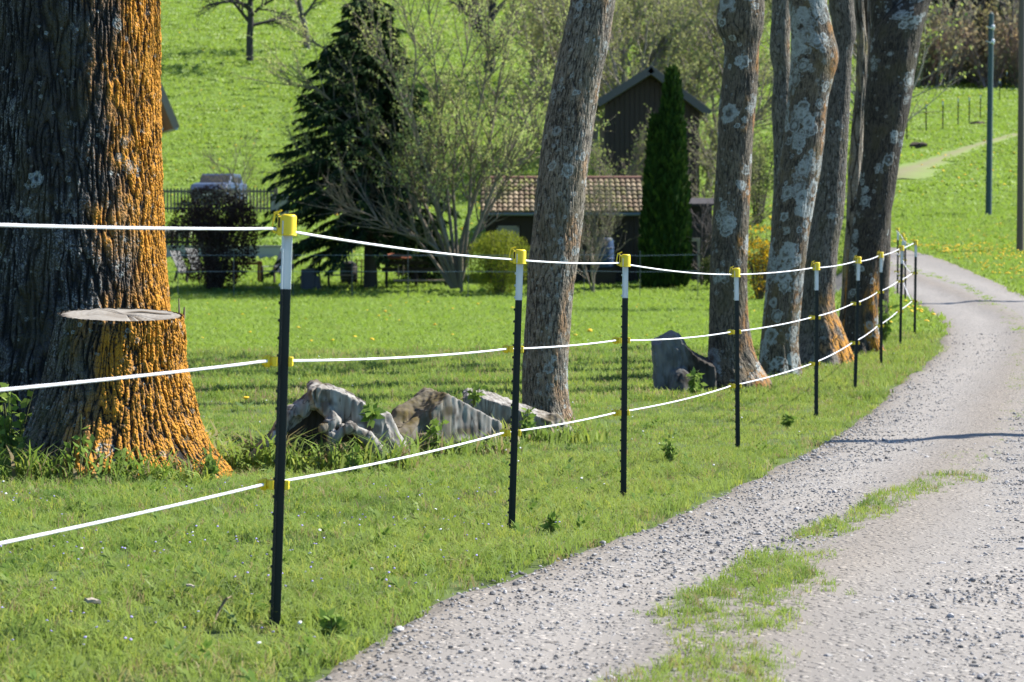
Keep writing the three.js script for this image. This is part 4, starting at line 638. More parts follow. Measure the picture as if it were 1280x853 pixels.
{ // columnar conifer
  const d = 73, p = onLand(at(836, 362, d).x, d), t = thing('columnar_conifer', 'tall narrow dark green conifer column with two tips, before the barn', 'tree', p), r = rngOf(71);
  const cols = [[px(4, d), px(362 - 88, d), px(23, d), 7500, 'crown'], [-px(16, d), px(362 - 148, d), px(19, d), 4800, 'second_crown']];
  for (const [x0, H, W, n, nm] of cols) { const lf = new MB(true); for (let k = 0; k < n; k++) { const h = Math.pow(r(), 1.05), a = r() * 6.283, R = W * Math.pow(1 - h, 0.55) * (0.78 + 0.22 * Math.min(1, h * 8)) * (1 + 0.16 * N(Math.cos(a) * 1.5, h * 9, Math.sin(a) * 1.5)) * (0.8 + 0.2 * r()), dd = V(Math.cos(a) * 0.35, 1, Math.sin(a) * 0.35).add(dirRand(r).multiplyScalar(0.35)).normalize(); lf.col = mix3([0.02, 0.05, 0.01], [0.075, 0.13, 0.018], r() * r()); lf.leaf(V(x0 + Math.cos(a) * R, 0.05 + h * H * 0.97, Math.sin(a) * R), dd, 0.05 + 0.05 * r(), 0.2 + 0.2 * r(), sideOf(dd, r)); }
    lf.build(nm, leafMat([1, 1, 1], 0.12, { vertexColors: true }), t); const tr = new MB(); tr.tube([V(x0, -0.1, 0), V(x0, H * 0.9, 0)], [0.12, 0.02], 8); tr.build('trunk', twigM, t); }
}
{ // shed with a tiled roof
  const d = 76, A = at(600, 266, d - 0.4), B = at(806, 266, d - 0.4), R = at(700, 225, d + 1.9), by = height(A.x, d), t = thing('garden_shed', 'dark wooden shed with a mossy red tile roof behind the slim leaning tree', 'shed', V((A.x + B.x) / 2, by, -d));
  const w = B.x - A.x, eh = A.y - by, rh = R.y - by, wd = std([0.045, 0.035, 0.028], 0.9), bd = [];
  for (let x = -w / 2 + 0.25; x < w / 2 - 0.2; x += 0.17) bd.push(box(0.16, eh + 0.1, 0.04, x, eh / 2 - 0.02, 0.02 * ((Math.round(x / 0.17) & 1))));
  obj('wall_boards', bd, wd, t); obj('side_wall', [box(0.06, eh, 3.6, -w / 2 + 0.2, eh / 2, -1.85), box(0.06, eh, 3.6, w / 2 - 0.2, eh / 2, -1.85), box(w - 0.4, eh, 0.06, 0, eh / 2, -3.65)], wd, t);
  const win = obj('window', [box(0.75, 0.06, 0.08, -1.8, 1.9, 0.06), box(0.75, 0.06, 0.08, -1.8, 1.42, 0.06), box(0.06, 0.54, 0.08, -2.15, 1.66, 0.06), box(0.06, 0.54, 0.08, -1.45, 1.66, 0.06)], std([0.3, 0.29, 0.25], 0.8), t); const pane = new THREE.Mesh(box(0.66, 0.44, 0.02, -1.8, 1.66, 0.07), std([0.24, 0.24, 0.2], 0.25)); pane.name = 'pane'; win.add(pane);
  obj('gutter', [place(new THREE.CylinderGeometry(0.055, 0.055, w, 10), 0, eh - 0.05, 0.46, 0, 0, Math.PI / 2)], std([0.16, 0.2, 0.22], 0.5), t);
  const run = 2.3, sl = Math.atan2(rh - eh, run), L = Math.hypot(run, rh - eh); obj('roof_deck', [place(new THREE.BoxGeometry(w, 0.05, L), 0, (eh + rh) / 2 - 0.03, 0.4 - run / 2, sl), place(new THREE.BoxGeometry(w, 0.05, L), 0, (eh + rh) / 2 - 0.03, 0.4 - run * 1.5, -sl)], wd, t);
  const r = rngOf(72), tile = place(new THREE.CylinderGeometry(0.092, 0.1, 0.4, 8, 1, false, -1.3, 2.6), 0, -0.05, 0, -Math.PI / 2, 0, 0), outp = []; const rowsN = 8, colN = Math.round(w / 0.18);
  for (let j = 0; j < rowsN; j++) for (let i = 0; i < colN; i++) { const q = (j + 0.35) / rowsN, m = 0.5 + 0.5 * fbm(i * 0.16, j * 0.35, 4, 3), c = mix3(mix3([0.13, 0.085, 0.05], [0.3, 0.235, 0.15], r()), mix3([0.15, 0.14, 0.03], [0.09, 0.07, 0.05], r()), clamp((m - 0.4) * 4.5 + 0.5 * (r() - 0.5))); outp.push([-w / 2 + (i + 0.5) * 0.18, lerp(eh, rh, q) + 0.055, 0.4 - run * q, 0, 1, 1, 1, c]); }
  const tm = new THREE.InstancedMesh(tile, new THREE.MeshStandardMaterial({ roughness: 0.9, side: THREE.DoubleSide }), outp.length), q4 = new THREE.Quaternion().setFromEuler(new THREE.Euler(sl - 0.13, 0, 0)), mx = new THREE.Matrix4();
  outp.forEach(([x, y, z, , , , , c], k) => { tm.setMatrixAt(k, mx.compose(V(x, y, z), q4, V(1, 1, 1))); tm.setColorAt(k, new THREE.Color().setRGB(...c)); }); tm.name = 'roof_tiles'; tm.userData.kind = 'stuff'; t.add(tm);
  obj('ridge_tiles', Array.from({ length: 16 }, (_, k) => place(new THREE.CylinderGeometry(0.1, 0.11, w / 16 + 0.03, 8), -w / 2 + (k + 0.5) * w / 16, rh + 0.03, 0.4 - run, 0, 0, Math.PI / 2)), std([0.2, 0.1, 0.07], 0.9), t);
}
{ // barn
  const d = 92, apex = at(813, 87, d), el = at(748, 128, d), er = at(884, 140, d), by = height(apex.x, d), t = thing('wooden_barn', 'tall weathered dark barn with a pointed gable behind the conifer column', 'barn', V(apex.x, by, -d));
  const xl = el.x - apex.x, xr = er.x - apex.x, hA = apex.y - by, hl = el.y - by, hr = er.y - by, m = std([0.042, 0.028, 0.022], 0.9), bd = [], r = rngOf(74);
  const roofY = (x) => (x < 0 ? lerp(hA, hl, x / xl) : lerp(hA, hr, x / xr)) - 0.22;
  for (let x = xl + 0.35; x < xr - 0.3; x += 0.2) { const h = Math.min(roofY(x - 0.1), roofY(x + 0.1)); bd.push(box(0.185, h, 0.04, x, h / 2, (Math.round(x * 5) & 1) * 0.018)); }
  obj('gable_backing', [new THREE.ExtrudeGeometry(new THREE.Shape([[xl + 0.35, 0], [xr - 0.3, 0], [xr - 0.3, roofY(xr - 0.3)], [0, hA - 0.25], [xl + 0.35, roofY(xl + 0.35)]].map(([a, b]) => new THREE.Vector2(a, b))), { depth: 0.05, bevelEnabled: false }).translate(0, 0, -0.09)], m, t);
  obj('wall_boards', bd, m, t); obj('side_wall', [box(0.1, hl - 0.3, 8, xl + 0.4, (hl - 0.3) / 2, -4.05), box(0.1, hr - 0.3, 8, xr - 0.35, (hr - 0.3) / 2, -4.05)], m, t);
  for (const [x, h] of [[xl, hl], [xr, hr]]) {
    const L = Math.hypot(x, hA - h), a = Math.atan2(h - hA, x) + (x < 0 ? Math.PI : 0);
    obj('roof_slope', [place(new THREE.BoxGeometry(L + 0.1, 0.1, 9), x / 2, (hA + h) / 2 + 0.02, -4.0, 0, 0, a)], std([0.12, 0.1, 0.09], 0.9), t);
    obj('barge_board', [place(new RoundedBoxGeometry(L + 0.15, 0.3, 0.06, 2, 0.01), x / 2, (hA + h) / 2 - 0.05, 0.55, 0, 0, a)], std([0.1, 0.09, 0.085], 0.9), t);
  }
}
{ // lean-to with a pale post frame
  const d = 75.5, c = onLand(at(866, 362, d).x, d), t = thing('wooden_lean_to', 'dark open lean-to with a pale post and beam beside the conifer column', 'lean-to', c), pale = std([0.36, 0.31, 0.23], 0.9), dark = std([0.035, 0.03, 0.03], 0.9);
  obj('back_wall', [box(1.25, 2.7, 0.08, 0.1, 1.35, -1.2), box(0.08, 2.6, 1.2, -0.5, 1.3, -0.6)], dark, t); obj('roof', [place(new THREE.BoxGeometry(1.5, 0.08, 1.5), 0.1, 2.75, -0.55, 0.15)], dark, t);
  obj('post', [box(0.13, 1.45, 0.13, 0.2, 0.72, 0.15)], pale, t); obj('post', [box(0.1, 2.7, 0.1, -0.33, 1.35, 0.1)], std([0.16, 0.13, 0.1], 0.9), t); obj('beam', [box(0.9, 0.12, 0.12, -0.16, 1.5, 0.15)], pale, t);
}
{ // house behind the enormous tree
  const d = 100, c = at(91, 266, d), by = height(c.x, d), t = thing('gabled_house', 'house with a steep roof, its eave showing past the enormous tree', 'house', V(c.x, by, -d), 0.35), u = px(1, d), H = px(266 + 147, d), e = px(131, d) / Math.cos(0.35) - 0.4, eh = px(266 - 158, d);
  obj('wall', [box(e * 2 - 1.9, eh, 9, 0, eh / 2, -5.2), new THREE.ExtrudeGeometry(new THREE.Shape([new THREE.Vector2(-e + 0.9, eh), new THREE.Vector2(e - 0.9, eh), new THREE.Vector2(0, H - 1.6)]), { depth: 0.2, bevelEnabled: false }).translate(0, 0, -0.9)], std([0.16, 0.1, 0.06], 0.9), t);
  for (const s of [-1, 1]) {
    const L = Math.hypot(e, H - eh), a = Math.atan2(H - eh, -s * e) + (s > 0 ? Math.PI : 0); obj('roof_slope', [place(new THREE.BoxGeometry(L, 0.22, 11), s * e / 2, (H + eh) / 2, -5, 0, 0, a)], std([0.3, 0.13, 0.09], 0.9), t);
    obj('barge_board', [place(new THREE.BoxGeometry(L, 0.3, 0.08), s * e / 2, (H + eh) / 2 - 0.03, 0.56, 0, 0, a)], std([0.24, 0.18, 0.14], 0.85), t);
    obj('gutter', [place(new THREE.CylinderGeometry(0.08, 0.08, 11.2, 8), s * (e - 0.02), eh - 0.04, -5, Math.PI / 2)], std([0.4, 0.42, 0.44], 0.5), t);
    obj('eave_bracket', [place(new THREE.BoxGeometry(0.07, 0.75, 0.07), s * (e - 0.72), eh - 0.32, 0.2, 0, 0, -s * 0.5)], std([0.55, 0.58, 0.6], 0.6), t);
  }
}
function fenceRow(name, label, x0, x1, yb, yt, d, gap, m) {
  const a = onLand(at(x0, yb, d).x, d), w = px(x1 - x0, d), h = px(yb - yt, d), t = thing(name, label, 'fence', a), g = [];
  for (let x = 0; x < w; x += gap) g.push(box(0.07, h * (0.96 + 0.08 * N(x * 9, 2, 3)), 0.022, x, h / 2, 0)); const sl = obj('pickets', g, m, t); sl.userData.kind = 'stuff';
  for (const f of [0.2, 0.86]) obj('rail', [box(w, 0.09, 0.04, w / 2, h * f, -0.032)], m, t); for (let x = 0; x <= w; x += w / 3) obj('post', [box(0.11, h * 1.05, 0.1, x, h / 2, -0.1)], m, t); return t;
}
fenceRow('picket_fence', 'dark picket fence in front of the parked car', 192, 345, 267, 235, 100, 0.15, std([0.13, 0.115, 0.1], 0.9));
{ // wall with the lower fence on it
  const d = 87, a = at(190, 326, d), b = at(352, 326, d), by = height(a.x, d), t = thing('garden_wall', 'low pale garden wall behind the deck chairs', 'wall', V((a.x + b.x) / 2, by, -d)), w = b.x - a.x, h = at(190, 309, d).y - by;
  obj('masonry', [new RoundedBoxGeometry(w, h + 0.2, 0.3, 2, 0.02).translate(0, h / 2 - 0.1, 0)], std([0.42, 0.4, 0.37], 0.95), t); obj('coping', [new RoundedBoxGeometry(w + 0.06, 0.06, 0.38, 2, 0.015).translate(0, h + 0.032, 0)], std([0.3, 0.29, 0.28], 0.95), t);
  const f = fenceRow('lattice_fence', 'dark wooden fence standing along the low garden wall', 192, 250, 310, 284, d - 0.6, 0.2, std([0.045, 0.035, 0.028], 0.9)); f.position.y = by + h - px(310 - 309, d);
  f.position.z = -d; for (const c of f.children) c.position.y = 0.06;
}
{ // car
  const d = 108, c = onLand(at(274, 255, d).x, d), t = thing('parked_car', 'blue-grey car parked behind the picket fence', 'car', c, -0.12), paint = std([0.03, 0.065, 0.14], 0.6), glass = std([0.006, 0.012, 0.02], 0.7);
  const side = (pts, w) => new THREE.ExtrudeGeometry(new THREE.Shape(pts.map(([z, y]) => new THREE.Vector2(z, y))), { depth: w - 0.16, bevelEnabled: true, bevelSize: 0.08, bevelThickness: 0.08, bevelSegments: 3 }).translate(0, 0, -w / 2 + 0.08).rotateY(-Math.PI / 2);
  obj('body', [side([[-2.1, 0.35], [2.05, 0.35], [2.1, 0.65], [1.9, 0.85], [0.95, 0.95], [-1.9, 0.98], [-2.1, 0.7]], 1.74)], paint, t); obj('cabin', [side([[0.95, 0.93], [0.35, 1.38], [-1.2, 1.4], [-1.85, 0.95]], 1.5)], paint, t);
  obj('windscreen', [place(new RoundedBoxGeometry(1.36, 0.6, 0.03, 2, 0.01), 0, 1.19, 0.79, -0.92)], glass, t);
  for (const s of [-1, 1]) { obj('side_window', [box(0.02, 0.3, 1.7, s * 0.755, 1.16, -0.35)], glass, t); obj('headlight', [place(new THREE.SphereGeometry(0.12, 12, 8), s * 0.66, 0.72, 2.04, 0, 0, 0, [1.5, 0.7, 0.5])], std([0.7, 0.72, 0.75], 0.2), t); for (const z of [-1.35, 1.3]) { const wh = obj('wheel', [place(new THREE.CylinderGeometry(0.31, 0.31, 0.2, 20), s * 0.8, 0.31, z, 0, 0, Math.PI / 2)], std([0.02, 0.02, 0.02], 0.8), t); const rim = new THREE.Mesh(place(new THREE.CylinderGeometry(0.2, 0.2, 0.03, 16), s * 0.905, 0.31, z, 0, 0, Math.PI / 2), std([0.5, 0.5, 0.52], 0.3, { metalness: 0.8 })); rim.name = 'rim'; wh.add(rim); } }
  obj('bumper', [new RoundedBoxGeometry(1.7, 0.2, 0.12, 2, 0.04).translate(0, 0.45, 2.12)], std([0.05, 0.06, 0.07], 0.6), t); obj('licence_plate', [box(0.5, 0.11, 0.015, 0, 0.45, 2.19)], std([0.7, 0.7, 0.68], 0.5), t);
}
{ const d = 99, a = onLand(at(350, 262, d).x, d), t = thing('board_panel', 'pale grey upright board panel at the end of the picket fence', 'panel', a); for (let k = 0; k < 4; k++) obj('board', [box(0.19, 0.95, 0.03, -0.3 + k * 0.2, 0.48, 0.004 * (k & 1))], std([0.3, 0.28, 0.25], 0.9), t); obj('crosspiece', [box(0.85, 0.08, 0.04, 0, 0.75, -0.04)], std([0.2, 0.18, 0.16], 0.9), t); }
// garden furniture along the lawn edge
const redWood = std([0.24, 0.085, 0.035], 0.7), greyWood = std([0.15, 0.15, 0.147], 0.8), darkWood = std([0.035, 0.028, 0.024], 0.85), tanWood = std([0.42, 0.31, 0.25], 0.85);
{ const d = 76, c = onLand(at(308, 360, d).x, d), t = thing('garden_table', 'reddish wooden garden table in front of the low wall', 'table', c, 0.1); for (let k = 0; k < 5; k++) obj('board', [box(1.0, 0.03, 0.13, 0, 0.76, -0.3 + k * 0.145)], std([0.42, 0.2, 0.12], 0.7), t); for (const x of [-0.42, 0.42]) for (const z of [-0.3, 0.26]) obj('leg', [box(0.08, 0.75, 0.08, x + (z > 0 ? -0.02 : 0.06), 0.37, z)], redWood, t); obj('apron', [box(0.9, 0.08, 0.03, 0, 0.69, 0.28)], redWood, t); }
function deckChair(x, d, turn, label, m) {
  const c = onLand(at(x, 362, d).x, d), t = thing('deck_chair', label, 'chair', c, turn, 'pale reclining garden chairs');
  for (let k = 0; k < 5; k++) obj('back_slat', [place(new THREE.BoxGeometry(0.08, 0.82, 0.02), -0.2 + k * 0.1, 0.75, -0.36, -0.5)], m, t); for (let k = 0; k < 4; k++) obj('seat_slat', [place(new THREE.BoxGeometry(0.5, 0.02, 0.1), 0, 0.38 + k * 0.015, -0.15 + k * 0.125, -0.1)], m, t);
  for (const s of [-1, 1]) { obj('armrest', [box(0.06, 0.025, 0.6, s * 0.29, 0.58, -0.02)], m, t); obj('leg', [box(0.05, 0.58, 0.05, s * 0.28, 0.29, 0.24)], darkWood, t); obj('leg', [place(new THREE.BoxGeometry(0.05, 0.5, 0.05), s * 0.27, 0.22, -0.28, 0.3)], darkWood, t); }
}
deckChair(234, 76, 1.0, 'pale reclining chair nearest the enormous tree', greyWood); deckChair(251, 77.5, 0.8, 'pale reclining chair against the purple-brown bush', greyWood); deckChair(342, 76, -0.7, 'grey reclining chair behind the nearest yellow post cap', std([0.2, 0.21, 0.22], 0.7));
{ const d = 73.5, c = onLand(at(326, 364, d).x, d), t = thing('paving_slab', 'pale flat slabs under the red garden table', 'paving', c); for (let k = 0; k < 3; k++) obj('slab', [new RoundedBoxGeometry(0.5, 0.07, 0.5, 2, 0.012).translate(-0.55 + k * 0.53, 0.03, 0)], std([0.42, 0.38, 0.34], 0.95), t); }
{ const d = 72, c = onLand(at(386, 366, d).x, d), t = thing('sawn_log', 'short upright dark log at the lawn edge left of the spruce trunk', 'tree stump', c), o = []; obj('bark', [place(new THREE.CylinderGeometry(0.24, 0.28, 0.72, 18, 6), 0, 0.34, 0), place(new THREE.CylinderGeometry(0.12, 0.18, 0.5, 10, 2), 0.24, 0.24, 0.04)], std([0.075, 0.07, 0.075], 0.95), t); obj('cut_face', [cyl(0.225, 0.225, 0.012, 0, 0.706, 0, 18)], std([0.24, 0.2, 0.15], 0.9), t);
  const tw = new MB(true), r = rngOf(90), p = new MB(); p.tube([V(-0.1, 0.7, 0), V(0.3, 1.0, 0), V(0.75, 1.25, 0), V(1.2, 1.6, 0.1)], [0.02, 0.018, 0.014, 0.01], 5); for (let k = 0; k < 260; k++) { const q = r(), c2 = V(-0.15 + 1.3 * q, 0.7 + 0.85 * q * q + 0.1 * (r() - 0.5), 0.2 * (r() - 0.5)), dd = V((r() - 0.5), -1, (r() - 0.5)).normalize(); tw.col = mix3([0.016, 0.036, 0.016], [0.045, 0.07, 0.03], r()); tw.leaf(c2, dd, 0.035, 0.14 + 0.25 * r(), sideOf(dd, r)); }
  p.build('spruce_twig', twigM, t); tw.build('needles', leafMat([1, 1, 1], 0.15, { vertexColors: true }), t); }
{ const d = 74, c = onLand(at(424, 364, d).x, d), t = thing('garden_bench', 'low plank bench left of the spruce trunk', 'bench', c, 0.05); obj('seat', [new RoundedBoxGeometry(0.95, 0.045, 0.3, 2, 0.01).translate(0, 0.42, 0)], std([0.33, 0.25, 0.22], 0.85), t); for (const x of [-0.34, 0.34]) obj('leg', [box(0.07, 0.42, 0.26, x, 0.2, 0)], darkWood, t); obj('foot_board', [box(0.9, 0.03, 0.12, -0.3, 0.05, 0.1)], tanWood, t); }
{ const d = 75.5, c = onLand(at(436, 364, d).x, d), t = thing('compost_barrel', 'dark rounded barrel behind the low plank bench', 'barrel', c); obj('body', [new THREE.LatheGeometry([[0.001, 0], [0.24, 0], [0.29, 0.3], [0.29, 0.55], [0.25, 0.7], [0.12, 0.78], [0.001, 0.79]].map(([a, b]) => new THREE.Vector2(a, b)), 22)], std([0.03, 0.028, 0.028], 0.8), t); for (const y of [0.2, 0.58]) obj('hoop', [place(new THREE.TorusGeometry(y < 0.4 ? 0.28 : 0.288, 0.012, 6, 24), 0, y, 0, Math.PI / 2)], std([0.1, 0.09, 0.08], 0.6), t); }
{ const d = 76, c = onLand(at(455, 364, d).x, d), t = thing('wooden_trellis', 'rusty brown lattice trellis behind the spruce trunk', 'trellis', c); for (let k = 0; k < 4; k++) obj('upright', [box(0.035, 0.8, 0.03, -0.24 + k * 0.16, 0.45, 0)], redWood, t); for (let k = 0; k < 4; k++) obj('crossbar', [box(0.56, 0.03, 0.02, 0, 0.22 + k * 0.19, 0.026)], std([0.4, 0.26, 0.2], 0.85), t); }
{ const d = 73.5, c = onLand(at(520, 366, d).x, d), t = thing('garden_bench', 'dark bench with a pale seat board right of the spruce trunk', 'bench', c); obj('seat', [new RoundedBoxGeometry(1.65, 0.05, 0.34, 2, 0.01).translate(0.12, 0.28, 0.1)], tanWood, t); obj('backrest', [box(2.2, 0.12, 0.05, 0, 0.84, -0.12), box(2.2, 0.14, 0.04, 0, 0.62, -0.12)], darkWood, t); for (const x of [-0.95, 0, 0.95]) obj('leg', [box(0.09, 0.9, 0.1, x, 0.42, -0.08)], darkWood, t); for (const x of [-0.56, -0.4]) obj('post', [box(0.04, 0.34, 0.04, x, 0.6, 0.03)], tanWood, t); obj('roof_board', [place(new THREE.BoxGeometry(0.8, 0.04, 0.4), -0.55, 1.05, -0.15, 0.4)], std([0.3, 0.1, 0.05], 0.8), t); }
{ const d = 70.5, c = onLand(at(577, 364, d).x, d), t = thing('wooden_stake', 'thin pale stake standing before the willow stems', 'stake', c); obj('shaft', [place(new THREE.CylinderGeometry(0.045, 0.055, 1.2, 10), 0, 0.55, 0), place(new THREE.ConeGeometry(0.045, 0.09, 10), 0, 1.195, 0)], std([0.22, 0.18, 0.12], 0.9), t); }
{ const d = 75, c = onLand(at(756, 340, d).x, d), t = thing('blue_barrel', 'blue plastic barrel against the shed wall', 'barrel', c); obj('body', [new THREE.LatheGeometry([[0.001, 0], [0.27, 0], [0.29, 0.04], [0.3, 0.45], [0.29, 0.88], [0.24, 0.94], [0.24, 0.98], [0.001, 0.98]].map(([a, b]) => new THREE.Vector2(a, b)), 22).translate(0, 0.6, 0)], std([0.03, 0.07, 0.16], 0.5), t); for (const y of [0.9, 1.25]) obj('hoop', [place(new THREE.TorusGeometry(0.3, 0.018, 6, 24), 0, y, 0, Math.PI / 2)], std([0.03, 0.07, 0.16], 0.5), t); obj('stand', [box(0.7, 0.6, 0.6, 0, 0.29, 0)], darkWood, t); }
{ // thin wire fence at the lawn edge
  const d = 68, xs = [150, 222, 292, 366, 440, 510, 585, 660, 730, 800, 872], m = std([0.045, 0.06, 0.07], 0.6), t = thing('wire_fence', 'thin two-wire fence along the edge of the lawn, with slim stakes', 'fence', onLand(at(510, 366, d).x, d)); const q = xs.map((x) => onLand(at(x, 366, d).x, d).sub(t.position));
  q.forEach((p) => obj('stake', [cyl(0.009, 0.011, 1.5, p.x, p.y + 0.7, p.z, 8)], m, t)); for (const y of [0.82, 1.3]) { const mb = new MB(); mb.tube(q.map((p) => p.clone().setY(p.y + y)), q.map(() => 0.006), 6); mb.build('wire', std([0.13, 0.19, 0.24], 0.5), t); }
}
// utility poles
function pole(name, label, x, d, H, r0, m, lean = 0) {
  const t = thing(name, label, 'utility pole', onLand(x, d), 0); t.rotation.z = lean; obj('shaft', [place(new THREE.CylinderGeometry(r0 * 0.78, r0, H + 0.4, 16, 8), 0, H / 2 - 0.2, 0), place(new THREE.ConeGeometry(r0 * 0.82, 0.1, 16), 0, H + 0.04, 0)], m, t);
  for (const y of [H - 0.5, H - 1.0]) obj('insulator', [place(new THREE.CylinderGeometry(0.016, 0.016, 0.3, 8), -0.05, y, r0, 0, 0, 1.2), place(new THREE.SphereGeometry(0.07, 12, 8), 0.03, y + 0.03, r0 + 0.06, 0, 0, 0, [1, 1.3, 1])], std([0.62, 0.66, 0.68], 0.35), t); return t;
}
{ const g = ground(1236, 271), b = ground(1275.5, 317), greenM = std([0.05, 0.085, 0.085], 0.7), brownM = std([0.14, 0.11, 0.085], 0.9), H = (271 - 19) / F * -g.z;
  pole('utility_pole', 'slim dark green pole standing on the meadow slope', g.x, -g.z, H, 0.115, greenM, -0.006); pole('utility_pole', 'brown wooden pole cut by the edge of the photo, at the dandelion meadow', b.x, -b.z, 8.4, 0.1, brownM);
  const tipA = ground(1020, 557), tipB = ground(1154, 381), k = 1 / Math.tan(SUN_EL), H2 = 6.8; 
  for (const [q, l] of [[tipA, 'wooden pole outside the frame casting the near line of shade on the road'], [tipB, 'wooden pole outside the frame casting the far line of shade on the road']]) pole('utility_pole', l, q.x + Math.cos(SUN_AZ) * H2 * k, -q.z + Math.sin(SUN_AZ) * H2 * k, H2, 0.15, brownM);
}
for (const [x, y, w, l] of [[1222, 157, 0.5, 'dark clod of earth by the far slope fence'], [1147, 184, 0.45, 'dark hollowed clod of earth below the far slope fence']]) { const p = ground(x, y), g = new THREE.IcosahedronGeometry(1, 3), a = g.attributes.position; for (let k = 0; k < a.count; k++) { const v = V().fromBufferAttribute(a, k), s = 1 + 0.5 * fbm(v.x * 1.3, v.y * 1.3, v.z * 1.3 + x, 3); a.setXYZ(k, v.x * s * w, v.y * s * w * 0.55, v.z * s * w); } g.computeVertexNormals(); const m = obj('earth_clod', g, std([0.06, 0.045, 0.03], 1)); m.position.copy(p); tag(m, l, 'earth clod'); }
{ // wood on the far slope
  const vars = [201, 202, 203].map((s, k) => { const r = rngOf(s), mb = new MB(true), tips = []; mb.col = [0.15, 0.125, 0.1]; grow(mb, r, V(0, -0.3, 0), V(0.02, 1, 0), 9.5, 0.2, 0, { levels: 2, kids: [24, 8], from: [0.03, 0.2], angle: [0.75, 0.7], ratio: [0.5, 0.6], wob: 0.1, rise: 0.06, seg: 7, thin: 0.02 }, tips); leaves(mb, r, tips, 7, 0.12, 0.32, [[[0.2, 0.165, 0.11], [0.36, 0.33, 0.17]], [[0.18, 0.155, 0.11], [0.3, 0.27, 0.18]], [[0.22, 0.2, 0.11], [0.4, 0.39, 0.19]]][k]); return mb.geo(); }), m = leafMat([1, 1, 1], 0.45, { vertexColors: true }), r = rngOf(204);
  { const r2 = rngOf(206), mb = new MB(true), tips = []; mb.col = [0.3, 0.255, 0.19]; for (let k = 0; k < 7; k++) grow(mb, r2, V((r2() - 0.5) * 0.8, -0.3, (r2() - 0.5) * 0.8), V((r2() - 0.5) * 0.7, 1, (r2() - 0.5) * 0.7).normalize(), 3.6, 0.06, 1, { levels: 2, kids: [0, 14], from: [0, 0.1], angle: [0, 0.7], ratio: [0, 0.5], wob: 0.14, rise: 0.06, thin: 0.025 }, tips); leaves(mb, r2, tips, 3, 0.08, 0.22, [[0.26, 0.24, 0.12], [0.44, 0.42, 0.2]]);
    const out = []; for (let j = 0; j < 150; j++) { const f = r2(), X = 21 + 60 * f, D = 184 + 12 * r2() - 12 * sstep(0.3, 1, f), s = 0.7 + 0.9 * r2(); out.push([X, height(X, D), -D, r2() * 6.28, s, s * (0.9 + 0.5 * r2()), s, [0.8 + 0.4 * r2(), 0.8 + 0.4 * r2(), 0.8 + 0.4 * r2()]]); }
    scatter('wood_undergrowth', mb.geo(), leafMat([1, 1, 1], 0.35, { vertexColors: true }), out, 'pale twiggy undergrowth along the foot of the far wood', 'undergrowth'); }
  vars.forEach((g, k) => { const out = []; for (let j = 0; j < 90; j++) { const f = r(), X = 22 + 78 * f, D = 198 + 75 * r() * r() - 18 * sstep(0.3, 1, f) + 10 * N(X * 0.1, 2, 2), s = 0.85 + 0.6 * r(); out.push([X, height(X, D), -D, r() * 6.28, s, s * (0.9 + 0.3 * r()), s, [0.8 + 0.4 * r(), 0.8 + 0.4 * r(), 0.8 + 0.3 * r()]]); } scatter('far_wood', g, m, out, ['brown-green wood closing off the far slope, its denser trees', 'leafless grey-brown trees of the wood on the far slope', 'paler leafing trees of the wood on the far slope'][k], 'wood'); });
}
{
  const near = grassField(11, 5.2, 14.5, (d) => lerp(1050, 560, sstep(6, 14, d)), () => 1, tone);
  scatter('verge_grass', tuftGeo(1, 11, 0.04, 0.09, 0.0032, 0.6), grassM, split(near, 0, 3), 'fresh green grass of the verge around the nearest fence posts', 'grass');
  scatter('verge_grass', tuftGeo(2, 9, 0.05, 0.125, 0.0036, 0.85), grassM, split(near, 1, 3), 'longer arching grass blades among the nearest verge grass', 'grass');
  scatter('verge_grass', tuftGeo(3, 12, 0.05, 0.06, 0.0045, 0.95), grassM, split(near, 2, 3), 'short flat grass at the foot of the nearest verge grass', 'grass');
  const midg = grassField(12, 14.5, 30, (d) => lerp(420, 150, sstep(14, 30, d)), (x, d) => 1.0 + 0.25 * sstep(14, 30, d), tone);
  scatter('lawn_grass', tuftGeo(4, 11, 0.06, 0.08, 0.0034, 0.6), grassM, split(midg, 0, 2), 'grass around the feet of the trees and stumps', 'grass');
  scatter('lawn_grass', tuftGeo(5, 12, 0.08, 0.065, 0.0042, 0.8), grassM, split(midg, 1, 2), 'short lawn grass behind the trees and stumps', 'grass');
  const farTone = (x, d, b, c, v) => mix3(tone(x, d, b > 0.9 ? 0.5 : b, c, v), [0.25, 0.375, 0.048], 0.75);
  const far = grassField(13, 30, 84, (d) => lerp(75, 20, sstep(30, 84, d)), (x, d) => 1.5 + 1.3 * sstep(30, 84, d), farTone, { step: 0.6 });
  scatter('lawn_grass', tuftGeo(6, 14, 0.1, 0.06, 0.008, 0.8), grassM, far, 'lawn running back to the garden edge', 'grass');
  const hill = grassField(14, 84, 235, (d) => lerp(9, 3, sstep(84, 230, d)), (x, d) => 2.6 + 2.4 * sstep(84, 230, d), farTone, { step: 2 });
  scatter('meadow_grass', tuftGeo(7, 14, 0.16, 0.05, 0.016, 0.9), grassM, hill, 'bright meadow grass on the hillside behind the garden', 'grass');
}
